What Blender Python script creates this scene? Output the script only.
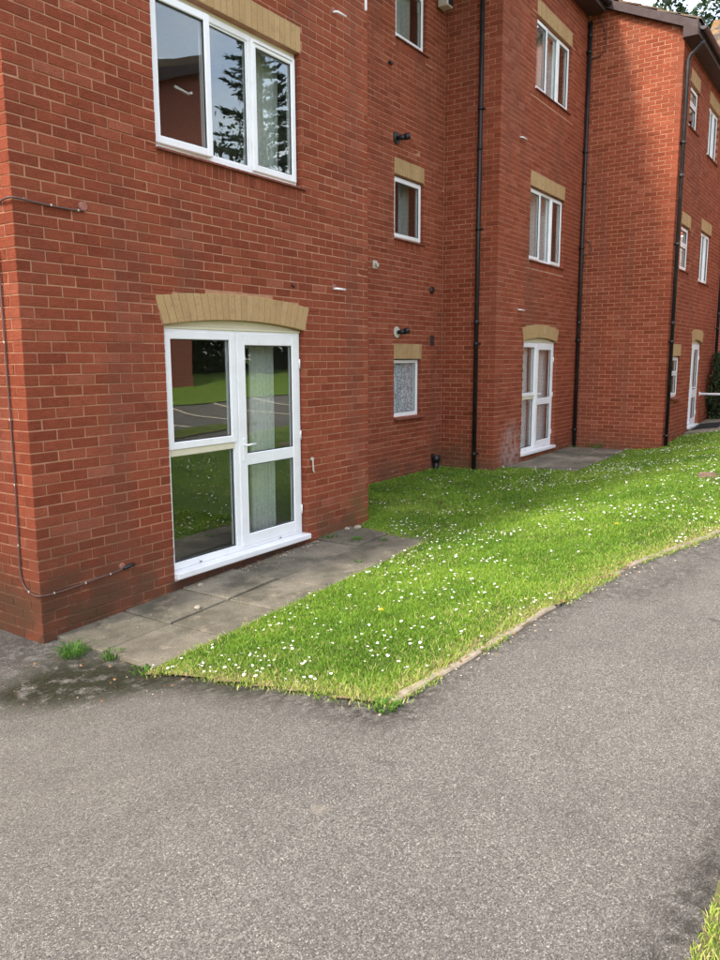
import bpy, bmesh, math, random
import numpy as np
from mathutils import Matrix, Vector

random.seed(7)
rng = np.random.default_rng(7)
scene = bpy.context.scene
for o in list(bpy.data.objects):
    bpy.data.objects.remove(o)
COL = scene.collection

# ------------------------------------------------------------------ camera
CAM = dict(x=-2.9847, y=-4.7227, z=1.9035, yaw=0.9734, pitch=0.1578, roll=-0.0043, f=764.92)


def camera_axes():
    yaw, pit, rol = CAM['yaw'], CAM['pitch'], CAM['roll']
    fw = np.array([math.sin(yaw) * math.cos(pit), math.cos(yaw) * math.cos(pit), -math.sin(pit)])
    rt = np.array([math.cos(yaw), -math.sin(yaw), 0.0])
    up = np.cross(rt, fw)
    return (rt * math.cos(rol) + up * math.sin(rol), -rt * math.sin(rol) + up * math.cos(rol), fw)


CR, CU, CF = camera_axes()
CP = np.array([CAM['x'], CAM['y'], CAM['z']])
cam_data = bpy.data.cameras.new('camera')
cam_data.sensor_fit = 'HORIZONTAL'
cam_data.sensor_width = 36.0
cam_data.lens = CAM['f'] / 720.0 * 36.0
cam_data.clip_start = 0.05
cam_data.clip_end = 2000.0
cam = bpy.data.objects.new('camera', cam_data)
COL.objects.link(cam)
cam.matrix_world = Matrix((
    (CR[0], CU[0], -CF[0], CP[0]),
    (CR[1], CU[1], -CF[1], CP[1]),
    (CR[2], CU[2], -CF[2], CP[2]),
    (0, 0, 0, 1)))
scene.camera = cam

# ------------------------------------------------------------------ sky and sun
SUN_TO = Vector((-0.95, 0.31, 1.0)).normalized()
world = bpy.data.worlds.new('World')
scene.world = world
world.use_nodes = True
wn, wl = world.node_tree.nodes, world.node_tree.links
wn.clear()
w_out = wn.new('ShaderNodeOutputWorld')
w_bg = wn.new('ShaderNodeBackground')
w_sky = wn.new('ShaderNodeTexSky')
w_sky.sky_type = 'NISHITA'
w_sky.sun_disc = False
w_sky.sun_elevation = math.asin(SUN_TO.z)
w_sky.sun_rotation = math.atan2(SUN_TO.x, SUN_TO.y)
w_sky.air_density = 1.0
w_sky.dust_density = 2.5
w_sky.ozone_density = 1.0
w_bg.inputs['Strength'].default_value = 0.15
# thin bright clouds drifting over the whole sky
w_tc = wn.new('ShaderNodeTexCoord')
w_map = wn.new('ShaderNodeMapping')
w_map.inputs['Scale'].default_value = (1.0, 1.0, 2.6)
w_no = wn.new('ShaderNodeTexNoise')
w_no.inputs['Scale'].default_value = 2.2
w_no.inputs['Detail'].default_value = 8
w_no.inputs['Roughness'].default_value = 0.58
w_ramp = wn.new('ShaderNodeValToRGB')
w_ramp.color_ramp.elements[0].position = 0.42
w_ramp.color_ramp.elements[1].position = 0.72
w_ramp.color_ramp.elements[0].color = (0.20, 0.20, 0.20, 1)
w_ramp.color_ramp.elements[1].color = (0.85, 0.85, 0.85, 1)
w_mix = wn.new('ShaderNodeMix')
w_mix.data_type = 'RGBA'
w_mix.inputs['B'].default_value = (5.8, 5.65, 5.5, 1)
wl.new(w_tc.outputs['Generated'], w_map.inputs['Vector'])
wl.new(w_map.outputs['Vector'], w_no.inputs['Vector'])
wl.new(w_no.outputs['Fac'], w_ramp.inputs['Fac'])
wl.new(w_ramp.outputs['Color'], w_mix.inputs['Factor'])
wl.new(w_sky.outputs['Color'], w_mix.inputs['A'])
wl.new(w_mix.outputs['Result'], w_bg.inputs['Color'])
wl.new(w_bg.outputs['Background'], w_out.inputs['Surface'])

sun_data = bpy.data.lights.new('sun', 'SUN')
sun_data.energy = 1.55
sun_data.angle = math.radians(8.0)
sun_data.color = (1.0, 0.94, 0.85)
sun = bpy.data.objects.new('sun', sun_data)
COL.objects.link(sun)
sun.rotation_euler = SUN_TO.to_track_quat('Z', 'Y').to_euler()
sun.location = (-8, 4, 20)

vs = scene.view_settings
vs.view_transform = 'Standard'
vs.look = 'None'
vs.gamma = 1.0
vs.exposure = 1.84
vs.use_curve_mapping = False
scene.cycles.max_bounces = 8
scene.cycles.diffuse_bounces = 4
scene.cycles.transparent_max_bounces = 12
scene.cycles.use_denoising = True


# ------------------------------------------------------------------ small helpers
def ss(a, b, x):
    t = np.clip((np.asarray(x, float) - a) / (b - a), 0, 1)
    return t * t * (3 - 2 * t)


def ground_z(x, y):
    """height of the ground: low along the walls, banked up to the road"""
    x = np.asarray(x, float)
    y = np.asarray(y, float)
    base = np.interp(x, [-1, 0, 4.1, 12, 16, 40], [-.09, -.07, .06, .12, .38, .5])
    top = .33 + .2 * ss(0, 8, x) + .08 * ss(10, 16, x)
    s = np.clip((-y - .9) / 2.3, 0, 1)
    s = s * s * (3 - 2 * s) * .6 + s * .4
    return base + (top - base) * s + .8 * ss(9, 16, -y)


def gz(x, y):
    return float(ground_z(x, y))


def project(P):
    P = np.asarray(P, float) - CP
    w = P @ CF
    return 360 + CAM['f'] * (P @ CR) / w, 480 - CAM['f'] * (P @ CU) / w, w


def inside(poly, x, y):
    x = np.asarray(x, float)
    y = np.asarray(y, float)
    r = np.zeros(x.shape, bool)
    n = len(poly)
    for i in range(n):
        x0, y0 = poly[i]
        x1, y1 = poly[(i + 1) % n]
        if y0 == y1:
            continue
        c = ((y0 > y) != (y1 > y)) & (x < (x1 - x0) * (y - y0) / (y1 - y0) + x0)
        r ^= c
    return r


def dist_poly(pts, x, y):
    """distance to an open polyline"""
    d = np.full(np.shape(x), 1e9)
    for (x0, y0), (x1, y1) in zip(pts[:-1], pts[1:]):
        vx, vy = x1 - x0, y1 - y0
        t = np.clip(((x - x0) * vx + (y - y0) * vy) / (vx * vx + vy * vy + 1e-12), 0, 1)
        d = np.minimum(d, np.hypot(x - x0 - t * vx, y - y0 - t * vy))
    return d


def vnoise(x, y, seed=0):
    """cheap smooth value noise in numpy"""
    xi, yi = np.floor(x).astype(int), np.floor(y).astype(int)
    fx, fy = x - xi, y - yi
    fx, fy = fx * fx * (3 - 2 * fx), fy * fy * (3 - 2 * fy)

    def h(a, b):
        n = np.sin(a * 127.1 + b * 311.7 + seed * 74.7) * 43758.5453
        return n - np.floor(n)
    return (h(xi, yi) * (1 - fx) + h(xi + 1, yi) * fx) * (1 - fy) + (h(xi, yi + 1) * (1 - fx) + h(xi + 1, yi + 1) * fx) * fy


def link(name, me, mats=None, parent=None):
    o = bpy.data.objects.new(name, me)
    COL.objects.link(o)
    if mats is not None:
        for m in (mats if isinstance(mats, (list, tuple)) else [mats]):
            me.materials.append(m)
    if parent is not None:
        o.parent = parent
        if parent.type == 'EMPTY':
            o.matrix_parent_inverse = parent.matrix_basis.inverted()
    return o


def tag(o, label=None, cat=None, group=None, kind=None):
    if label:
        o['label'] = label
    if cat:
        o['category'] = cat
    if group:
        o['group'] = group
    if kind:
        o['kind'] = kind
    return o


def empty(name, loc=(0, 0, 0)):
    o = bpy.data.objects.new(name, None)
    o.empty_display_size = 0.2
    o.location = loc
    COL.objects.link(o)
    return o


def mesh_np(name, verts, faces):
    """verts (N,3); faces (M,k) of one size"""
    me = bpy.data.meshes.new(name)
    verts = np.ascontiguousarray(verts, np.float32).reshape(-1, 3)
    faces = np.ascontiguousarray(faces, np.int32)
    k = faces.shape[1]
    me.vertices.add(len(verts))
    me.vertices.foreach_set('co', verts.ravel())
    me.loops.add(faces.size)
    me.loops.foreach_set('vertex_index', faces.ravel())
    me.polygons.add(len(faces))
    me.polygons.foreach_set('loop_start', np.arange(0, faces.size, k, dtype=np.int32))
    me.polygons.foreach_set('loop_total', np.full(len(faces), k, np.int32))
    me.update(calc_edges=True)
    me.polygons.foreach_set('use_smooth', np.zeros(len(faces), bool))
    return me


def bm_box(bm, x0, x1, y0, y1, z0, z1, bev=0.0, mat=0):
    r = bmesh.ops.create_cube(bm, size=1.0)
    vsx = r['verts']
    for v in vsx:
        v.co = Vector((x0 + (v.co.x + .5) * (x1 - x0), y0 + (v.co.y + .5) * (y1 - y0), z0 + (v.co.z + .5) * (z1 - z0)))
    fs = set(f for v in vsx for f in v.link_faces)
    for f in fs:
        f.material_index = mat
    if bev > 0:
        es = list(set(e for v in vsx for e in v.link_edges))
        bmesh.ops.bevel(bm, geom=es, offset=bev, segments=1, affect='EDGES', profile=0.5)
    return vsx


def bm_tube(bm, pts, rad, seg=12, cap=True, mat=0):
    pts = [Vector(p) for p in pts]
    rads = rad if isinstance(rad, (list, tuple)) else [rad] * len(pts)
    rings = []
    prev = None
    for i, p in enumerate(pts):
        t = (pts[min(i + 1, len(pts) - 1)] - pts[max(i - 1, 0)]).normalized()
        a = Vector((0, 0, 1)) if abs(t.z) < .9 else Vector((1, 0, 0))
        if prev is not None and prev.cross(t).length > 1e-4:
            a = prev
        u = a.cross(t).normalized() if a.cross(t).length > 1e-4 else Vector((1, 0, 0))
        v = t.cross(u).normalized()
        prev = a
        rings.append([bm.verts.new(p + (u * math.cos(2 * math.pi * k / seg) + v * math.sin(2 * math.pi * k / seg)) * rads[i]) for k in range(seg)])
    for r0, r1 in zip(rings[:-1], rings[1:]):
        for k in range(seg):
            f = bm.faces.new((r0[k], r0[(k + 1) % seg], r1[(k + 1) % seg], r1[k]))
            f.smooth = True
            f.material_index = mat
    if cap:
        f = bm.faces.new(list(reversed(rings[0])))
        f.material_index = mat
        f = bm.faces.new(rings[-1])
        f.material_index = mat


def bm_poly_prism(bm, pts2, to3, d0, d1, mat=0):
    """closed outline pts2 [(a,b)] extruded between depths d0,d1 through to3(a,b,d)"""
    A = [bm.verts.new(to3(a, b, d0)) for a, b in pts2]
    B = [bm.verts.new(to3(a, b, d1)) for a, b in pts2]
    n = len(pts2)
    fs = [bm.faces.new(A), bm.faces.new(list(reversed(B)))]
    for i in range(n):
        fs.append(bm.faces.new((A[i], B[i], B[(i + 1) % n], A[(i + 1) % n])))
    for f in fs:
        f.material_index = mat
    return fs


def bm_obj(name, bm, mats, parent=None, normals=True):
    if normals:
        bmesh.ops.recalc_face_normals(bm, faces=bm.faces[:])
    me = bpy.data.meshes.new(name)
    bm.to_mesh(me)
    bm.free()
    return link(name, me, mats, parent)


def box_obj(name, b, mats, parent=None, bev=0.004):
    bm = bmesh.new()
    bm_box(bm, *b, bev=bev)
    return bm_obj(name, bm, mats, parent)


# ------------------------------------------------------------------ materials
class NT:
    def __init__(self, name):
        self.m = bpy.data.materials.new(name)
        self.m.use_nodes = True
        self.n = self.m.node_tree.nodes
        self.l = self.m.node_tree.links
        self.n.clear()
        self.out = self.n.new('ShaderNodeOutputMaterial')

    def node(self, t, **kw):
        nd = self.n.new(t)
        for k, v in kw.items():
            setattr(nd, k, v)
        return nd

    def put(self, nd, sock, val):
        if isinstance(val, bpy.types.NodeSocket):
            self.l.new(val, nd.inputs[sock])
        else:
            nd.inputs[sock].default_value = val

    def principled(self, col, rough=0.8, normal=None, spec=0.3, **kw):
        p = self.node('ShaderNodeBsdfPrincipled')
        self.put(p, 'Base Color', col)
        self.put(p, 'Roughness', rough)
        self.put(p, 'Specular IOR Level', spec)
        if normal is not None:
            self.l.new(normal, p.inputs['Normal'])
        for k, v in kw.items():
            self.put(p, k, v)
        self.l.new(p.outputs['BSDF'], self.out.inputs['Surface'])
        return p

    def pos(self):
        if not hasattr(self, '_geo'):
            self._geo = self.node('ShaderNodeNewGeometry')
        return self._geo.outputs['Position']

    def mapped(self, scale, vec=None):
        mp = self.node('ShaderNodeMapping')
        mp.inputs['Scale'].default_value = scale
        self.l.new(vec or self.pos(), mp.inputs['Vector'])
        return mp.outputs['Vector']

    def noise(self, scale, detail=4, rough=.55, vec=None, out='Fac'):
        t = self.node('ShaderNodeTexNoise')
        self.l.new(vec or self.pos(), t.inputs['Vector'])
        t.inputs['Scale'].default_value = scale
        t.inputs['Detail'].default_value = detail
        t.inputs['Roughness'].default_value = rough
        return t.outputs[out]

    def voronoi(self, scale, vec=None, out='Color', feature='F1', rnd=1.0):
        t = self.node('ShaderNodeTexVoronoi', feature=feature)
        self.l.new(vec or self.pos(), t.inputs['Vector'])
        t.inputs['Scale'].default_value = scale
        t.inputs['Randomness'].default_value = rnd
        return t.outputs[out]

    def ramp(self, fac, stops, interp='LINEAR'):
        r = self.node('ShaderNodeValToRGB')
        cr = r.color_ramp
        cr.interpolation = interp
        while len(cr.elements) < len(stops):
            cr.elements.new(0.5)
        for e, (p, c) in zip(cr.elements, stops):
            e.position = p
            e.color = (c, c, c, 1) if isinstance(c, (int, float)) else (*c, 1)
        self.put(r, 'Fac', fac)
        return r.outputs['Color']

    def mix(self, fac, a, b, blend='MIX'):
        m = self.node('ShaderNodeMix', data_type='RGBA', blend_type=blend)
        for s, v in (('Factor', fac), ('A', a), ('B', b)):
            if isinstance(v, bpy.types.NodeSocket):
                self.l.new(v, m.inputs[s])
            elif s == 'Factor':
                m.inputs[s].default_value = v
            else:
                m.inputs[s].default_value = (*v, 1) if len(v) == 3 else v
        return m.outputs['Result']

    def math(self, op, a, b=0.0, c=None, clamp=False):
        m = self.node('ShaderNodeMath', operation=op, use_clamp=clamp)
        self.put(m, 0, a)
        self.put(m, 1, b)
        if c is not None:
            self.put(m, 2, c)
        return m.outputs['Value']

    def maprange(self, v, a, b, c=0.0, d=1.0, smooth=True):
        m = self.node('ShaderNodeMapRange', interpolation_type='SMOOTHSTEP' if smooth else 'LINEAR')
        self.put(m, 'Value', v)
        for s, x in (('From Min', a), ('From Max', b), ('To Min', c), ('To Max', d)):
            m.inputs[s].default_value = x
        return m.outputs['Result']

    def xyz(self):
        s = self.node('ShaderNodeSeparateXYZ')
        self.l.new(self.pos(), s.inputs[0])
        return s.outputs

    def bump(self, h, strength=.5, dist=.01, normal=None):
        b = self.node('ShaderNodeBump')
        self.l.new(h, b.inputs['Height'])
        b.inputs['Strength'].default_value = strength
        b.inputs['Distance'].default_value = dist
        if normal is not None:
            self.l.new(normal, b.inputs['Normal'])
        return b.outputs['Normal']

    def attr(self, name, out='Fac'):
        a = self.node('ShaderNodeAttribute', attribute_name=name)
        return a.outputs[out]

    def near(self, c, r0, r1):
        """1 inside r0 of the point c, 0 outside r1"""
        d = self.node('ShaderNodeVectorMath', operation='DISTANCE')
        self.l.new(self.pos(), d.inputs[0])
        d.inputs[1].default_value = c
        return self.maprange(d.outputs['Value'], r0, r1, 1.0, 0.0)


def island_random(t):
    g = t.node('ShaderNodeNewGeometry')
    o = t.node('ShaderNodeObjectInfo')
    return t.math('FRACT', t.math('ADD', g.outputs['Random Per Island'], o.outputs['Random']))


def wall_stains(t, col, strength=1.0):
    """damp, algae and salt marks low on the walls"""
    z = t.xyz()['Z']
    x = t.xyz()['X']
    n = t.noise(3.5, 5, .65)
    low = t.maprange(z, .65, .02)
    m = t.math('MULTIPLY', low, t.maprange(n, .35, .62), clamp=True)
    col = t.mix(t.math('MULTIPLY', m, .72 * strength), col, (.105, .072, .042))
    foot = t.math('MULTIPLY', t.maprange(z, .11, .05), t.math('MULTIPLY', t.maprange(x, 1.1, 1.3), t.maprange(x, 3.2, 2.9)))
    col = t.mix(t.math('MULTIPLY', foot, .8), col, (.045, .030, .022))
    near = t.math('MULTIPLY', t.near((.25, 0, .0), .25, 1.05), t.maprange(n, .25, .55))
    col = t.mix(t.math('MULTIPLY', near, .6 * strength), col, (.085, .048, .028))
    alg = t.math('MULTIPLY', t.near((4.1, 0, .22), .08, .55), t.maprange(t.noise(7, 4), .38, .6))
    col = t.mix(t.math('MULTIPLY', alg, .6), col, (.15, .125, .03))
    alg = t.math('MULTIPLY', t.near((4.9, 1.3, .3), .1, 1.0), t.maprange(t.noise(6, 4), .42, .62))
    col = t.mix(t.math('MULTIPLY', alg, .45), col, (.11, .10, .045))
    alg = t.math('MULTIPLY', t.near((8.1, 1.0, .2), .2, .8), t.maprange(t.noise(6, 4), .4, .62))
    col = t.mix(t.math('MULTIPLY', alg, .4), col, (.10, .085, .04))
    salt = t.math('MULTIPLY', t.near((8.95, .35, .38), .18, .62), t.maprange(t.noise(9, 5, .7), .36, .56))
    col = t.mix(t.math('MULTIPLY', salt, .4), col, (.46, .42, .39))
    run = t.math('MULTIPLY', t.maprange(t.noise(1.0, 3, .5, t.mapped((2.2, 2.2, .25))), .5, .72), .32)
    col = t.mix(run, col, (.16, .075, .05))
    return col


def mat_brick():
    t = NT('red_brick')
    r = island_random(t)
    col = t.ramp(r, [(0, (.220, .053, .026)), (.2, (.255, .063, .031)), (.5, (.274, .068, .034)), (.82, (.292, .075, .038)), (.95, (.318, .088, .046)), (1, (.335, .105, .060))])
    v = t.noise(14, 5, .6)
    col = t.mix(1.0, col, t.ramp(v, [(.25, .84), (.75, 1.14)]), 'MULTIPLY')
    speck = t.noise(1.0, 4, .62, t.mapped((130, 130, 210)))
    col = t.mix(1.0, col, t.ramp(speck, [(.32, .48), (.47, .96), (.7, 1.28)]), 'MULTIPLY')
    big = t.noise(.55, 3)
    col = t.mix(1.0, col, t.ramp(big, [(.3, .9), (.7, 1.1)]), 'MULTIPLY')
    col = wall_stains(t, col)
    grain = t.noise(1.0, 6, .7, t.mapped((95, 95, 150)))
    pits = t.noise(1.0, 3, .6, t.mapped((28, 28, 60)))
    h = t.math('ADD', grain, t.math('MULTIPLY', pits, .9))
    t.principled(col, .9, t.bump(h, 1.0, .010), .15)
    return t.m


def mat_mortar():
    t = NT('pink_mortar')
    n = t.noise(9, 5, .6)
    col = t.ramp(n, [(.25, (.32, .155, .090)), (.5, (.41, .210, .128)), (.8, (.50, .28, .18))])
    col = wall_stains(t, col, 1.2)
    t.principled(col, .95, t.bump(t.noise(300, 3), .5, .003), .1)
    return t.m


def mat_buff():
    t = NT('buff_brick')
    r = island_random(t)
    col = t.ramp(r, [(0, (.415, .272, .128)), (.4, (.435, .288, .138)), (.75, (.450, .300, .147)), (1, (.47, .320, .162))])
    col = t.mix(1.0, col, t.ramp(t.noise(130, 3), [(.3, .72), (.7, 1.15)]), 'MULTIPLY')
    col = t.mix(t.math('MULTIPLY', t.maprange(t.noise(11, 4), .5, .72), .35), col, (.22, .145, .075))
    t.principled(col, .9, t.bump(t.noise(1.0, 5, .7, t.mapped((170, 170, 60))), .7, .004), .18)
    return t.m


def mat_plain(name, col, rough=.5, spec=.4, var=.08, bump=0.0, scale=20, metal=0.0, grime=None):
    t = NT(name)
    n = t.noise(scale, 4, .6)
    c = t.mix(1.0, col, t.ramp(n, [(.3, 1 - var), (.7, 1 + var)]), 'MULTIPLY')
    if grime:
        c = t.mix(t.math('MULTIPLY', t.maprange(t.noise(6, 6, .7), .48, .75), grime[1]), c, grime[0])
    nm = t.bump(t.noise(scale * 8, 3), .4, bump) if bump else None
    t.principled(c, rough, nm, spec, Metallic=metal)
    return t.m


def mat_glass():
    t = NT('window_glass')
    lw = t.node('ShaderNodeLayerWeight')
    wob = t.bump(t.noise(2.2, 1), .012, .05)
    fac = t.math('ADD', t.math('MULTIPLY', t.math('POWER', lw.outputs['Facing'], 3.3), 1.0), .09, clamp=True)
    tr = t.node('ShaderNodeBsdfTransparent')
    tr.inputs['Color'].default_value = (.93, .955, .94, 1)
    gl = t.node('ShaderNodeBsdfGlossy')
    gl.inputs['Color'].default_value = (.92, .96, .96, 1)
    gl.inputs['Roughness'].default_value = 0.0
    t.l.new(wob, gl.inputs['Normal'])
    mx = t.node('ShaderNodeMixShader')
    t.l.new(fac, mx.inputs['Fac'])
    t.l.new(tr.outputs[0], mx.inputs[1])
    t.l.new(gl.outputs[0], mx.inputs[2])
    t.l.new(mx.outputs[0], t.out.inputs['Surface'])
    return t.m


def mat_cloth(name, col, sheer=.25, lace=False, through=.35):
    t = NT(name)
    d = t.node('ShaderNodeBsdfDiffuse')
    n = t.noise(30, 3)
    c = t.mix(1.0, col, t.ramp(n, [(.3, .88), (.7, 1.08)]), 'MULTIPLY')
    t.l.new(c, d.inputs['Color'])
    tl = t.node('ShaderNodeBsdfTranslucent')
    t.l.new(c, tl.inputs['Color'])
    m1 = t.node('ShaderNodeMixShader')
    m1.inputs['Fac'].default_value = through
    t.l.new(d.outputs[0], m1.inputs[1])
    t.l.new(tl.outputs[0], m1.inputs[2])
    tr = t.node('ShaderNodeBsdfTransparent')
    m2 = t.node('ShaderNodeMixShader')
    if lace:
        f = t.math('MULTIPLY', t.maprange(t.voronoi(26, out='Distance'), .35, .65), .45)
        t.l.new(t.math('ADD', f, sheer * .5, clamp=True), m2.inputs['Fac'])
    else:
        m2.inputs['Fac'].default_value = sheer
    t.l.new(m1.outputs[0], m2.inputs[1])
    t.l.new(tr.outputs[0], m2.inputs[2])
    t.l.new(m2.outputs[0], t.out.inputs['Surface'])
    return t.m


def mat_asphalt():
    t = NT('asphalt')
    stretch = t.mapped((1, 1, .6))
    c1 = t.node('ShaderNodeSeparateColor')
    t.l.new(t.voronoi(215, stretch), c1.inputs[0])
    c2 = t.node('ShaderNodeSeparateColor')
    t.l.new(t.voronoi(400, stretch), c2.inputs[0])
    col = t.ramp(c1.outputs[0], [(0, (.050, .046, .042)), (.28, (0.128, 0.118, 0.101)), (.6, (0.205, 0.190, 0.163)), (.84, (0.300, 0.278, 0.237)), (.95, (0.430, 0.398, 0.339)), (1, (0.600, 0.557, 0.484))])
    col2 = t.ramp(c2.outputs[1], [(0, (.045, .041, .037)), (.5, (0.180, 0.167, 0.143)), (1, (0.420, 0.388, 0.335))])
    col = t.mix(.42, col, col2)
    gap = t.voronoi(215, stretch, 'Distance', 'DISTANCE_TO_EDGE')
    col = t.mix(t.math('MULTIPLY', t.maprange(gap, .09, .0), .7), col, (.040, .037, .034))
    mott = t.noise(2.6, 6, .62)
    col = t.mix(1.0, col, t.ramp(mott, [(.28, .88), (.5, 1.0), (.74, 1.10)]), 'MULTIPLY')
    broad = t.noise(.5, 3, .5)
    col = t.mix(1.0, col, t.ramp(broad, [(.3, (.93, .935, .95)), (.7, (1.07, 1.068, 1.07))]), 'MULTIPLY')
    worn = t.maprange(t.noise(9, 5, .7), .62, .74)
    col = t.mix(t.math('MULTIPLY', worn, .35), col, (.06, .055, .052))
    beige = t.maprange(t.noise(5.5, 3, .5), .72, .78)
    col = t.mix(t.math('MULTIPLY', beige, .4), col, (.30, .26, .20))
    warp = t.node('ShaderNodeVectorMath', operation='MULTIPLY_ADD')
    t.l.new(t.noise(2.5, 4, .6, out='Color'), warp.inputs[0])
    warp.inputs[1].default_value = (.55, .55, 0)
    t.l.new(t.mapped((1, 1, 0)), warp.inputs[2])
    crack = t.maprange(t.voronoi(.42, warp.outputs['Vector'], 'Distance', 'DISTANCE_TO_EDGE'), .010, .002)
    crack = t.math('MULTIPLY', crack, t.maprange(t.noise(1.3, 3), .57, .66))
    col = t.mix(t.math('MULTIPLY', crack, .55), col, (.035, .031, .027))
    oil = t.math('MULTIPLY', t.maprange(t.noise(1.9, 4, .6), .66, .74), .2)
    col = t.mix(oil, col, (.07, .062, .055))
    col = t.mix(1.0, col, (1.55, 1.55, 1.55), 'MULTIPLY')
    grime = t.attr('grime')
    gm = t.math('MULTIPLY', grime, t.maprange(t.noise(17, 6, .72), .36, .60), clamp=True)
    col = t.mix(t.math('MULTIPLY', gm, .85), col, (.030, .026, .018))
    moss = t.attr('moss')
    mm = t.math('MULTIPLY', moss, t.maprange(t.noise(9, 7, .75), .34, .52), clamp=True)
    col = t.mix(t.math('MULTIPLY', mm, 1.0), col, t.ramp(t.noise(40, 4), [(.3, (.022, .020, .012)), (.7, (.060, .062, .026))]))
    h = t.math('ADD', t.math('MULTIPLY', c1.outputs[2], .5), t.maprange(gap, 0, .3))
    h = t.math('ADD', h, t.math('MULTIPLY', c2.outputs[2], .3))
    nm = t.bump(h, 1.0, .005)
    nm = t.bump(t.noise(18, 4), .3, .012, nm)
    t.principled(col, .85, nm, .25)
    return t.m


def mat_slab():
    t = NT('concrete_slab')
    r = island_random(t)
    col = t.ramp(r, [(0, (.148, .132, .098)), (.5, (.172, .153, .115)), (1, (.215, .190, .142))])
    n = t.noise(2.2, 7, .68)
    col = t.mix(1.0, col, t.ramp(n, [(.28, .5), (.5, .95), (.75, 1.5)]), 'MULTIPLY')
    col = t.mix(t.math('MULTIPLY', t.maprange(t.noise(1.7, 7, .72), .47, .64), .72), col, (.075, .070, .050))
    col = t.mix(t.math('MULTIPLY', t.maprange(t.noise(3.1, 5, .7), .56, .68), .5), col, (.32, .27, .19))
    fine = t.voronoi(190, out='Color')
    col = t.mix(1.0, col, t.ramp(fine, [(0, .72), (.6, 1.0), (1, 1.35)]), 'MULTIPLY')
    t.principled(col, .9, t.bump(t.noise(120, 5, .7), .6, .004), .2)
    return t.m


def mat_grass():
    t = NT('grass_blade')
    a = t.attr('tint')
    col = t.ramp(a, [(0, (.074, .160, .015)), (.35, (.156, .290, .026)), (.65, (.255, .400, .044)), (.84, (.36, .465, .074)), (.93, (.45, .42, .17)), (1, (.54, .44, .23))])
    d = t.node('ShaderNodeBsdfPrincipled')
    t.l.new(col, d.inputs['Base Color'])
    d.inputs['Roughness'].default_value = .55
    d.inputs['Specular IOR Level'].default_value = .3
    tl = t.node('ShaderNodeBsdfTranslucent')
    t.l.new(t.mix(1.0, col, (1.2, 1.25, .6), 'MULTIPLY'), tl.inputs['Color'])
    m = t.node('ShaderNodeMixShader')
    m.inputs['Fac'].default_value = .35
    t.l.new(d.outputs[0], m.inputs[1])
    t.l.new(tl.outputs[0], m.inputs[2])
    t.l.new(m.outputs[0], t.out.inputs['Surface'])
    return t.m


def mat_soil():
    t = NT('lawn_soil')
    n = t.noise(6, 6, .7)
    col = t.ramp(n, [(.3, (.040, .062, .014)), (.55, (.070, .095, .022)), (.78, (.12, .10, .05))])
    col = t.mix(t.math('MULTIPLY', t.attr('dry'), t.maprange(t.noise(14, 4), .3, .55)), col, (.20, .145, .085))
    t.principled(col, .95, t.bump(t.noise(60, 4), .8, .01), .1)
    return t.m


def mat_leaf(name, c0, c1, c2):
    t = NT(name)
    g = t.node('ShaderNodeNewGeometry')
    col = t.ramp(g.outputs['Random Per Island'], [(0, c0), (.55, c1), (1, c2)])
    d = t.node('ShaderNodeBsdfPrincipled')
    t.l.new(col, d.inputs['Base Color'])
    d.inputs['Roughness'].default_value = .6
    d.inputs['Specular IOR Level'].default_value = .3
    tl = t.node('ShaderNodeBsdfTranslucent')
    t.l.new(col, tl.inputs['Color'])
    m = t.node('ShaderNodeMixShader')
    m.inputs['Fac'].default_value = .3
    t.l.new(d.outputs[0], m.inputs[1])
    t.l.new(tl.outputs[0], m.inputs[2])
    t.l.new(m.outputs[0], t.out.inputs['Surface'])
    return t.m


def mat_tile(name, lichen):
    t = NT(name)
    r = island_random(t)
    col = t.ramp(r, [(0, (.06, .045, .036)), (.5, (.095, .072, .056)), (1, (.14, .108, .084))])
    col = t.mix(t.math('MULTIPLY', t.maprange(t.noise(3.2, 6, .7), .46, .6), lichen), col, (.30, .15, .045))
    col = t.mix(t.math('MULTIPLY', t.maprange(t.noise(5, 6, .7), .5, .66), .4), col, (.20, .175, .125))
    t.principled(col, .9, t.bump(t.noise(60, 5), .5, .006), .2)
    return t.m


def mat_brick_texture():
    """for walls seen only far off or mirrored in the panes"""
    t = NT('far_red_brick')
    s = t.xyz()
    cb = t.node('ShaderNodeCombineXYZ')
    t.l.new(t.math('ADD', s['X'], s['Y']), cb.inputs[0])
    t.l.new(s['Z'], cb.inputs[1])
    b = t.node('ShaderNodeTexBrick')
    t.l.new(cb.outputs[0], b.inputs['Vector'])
    for k, v in (('Scale', 1.0), ('Mortar Size', .006), ('Brick Width', .225), ('Row Height', .075), ('Bias', -.1)):
        b.inputs[k].default_value = v
    b.inputs['Color1'].default_value = (.33, .085, .05, 1)
    b.inputs['Color2'].default_value = (.26, .065, .04, 1)
    b.inputs['Mortar'].default_value = (.5, .32, .25, 1)
    t.principled(b.outputs['Color'], .9, t.bump(b.outputs['Fac'], -.4, .006), .15)
    return t.m


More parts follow.
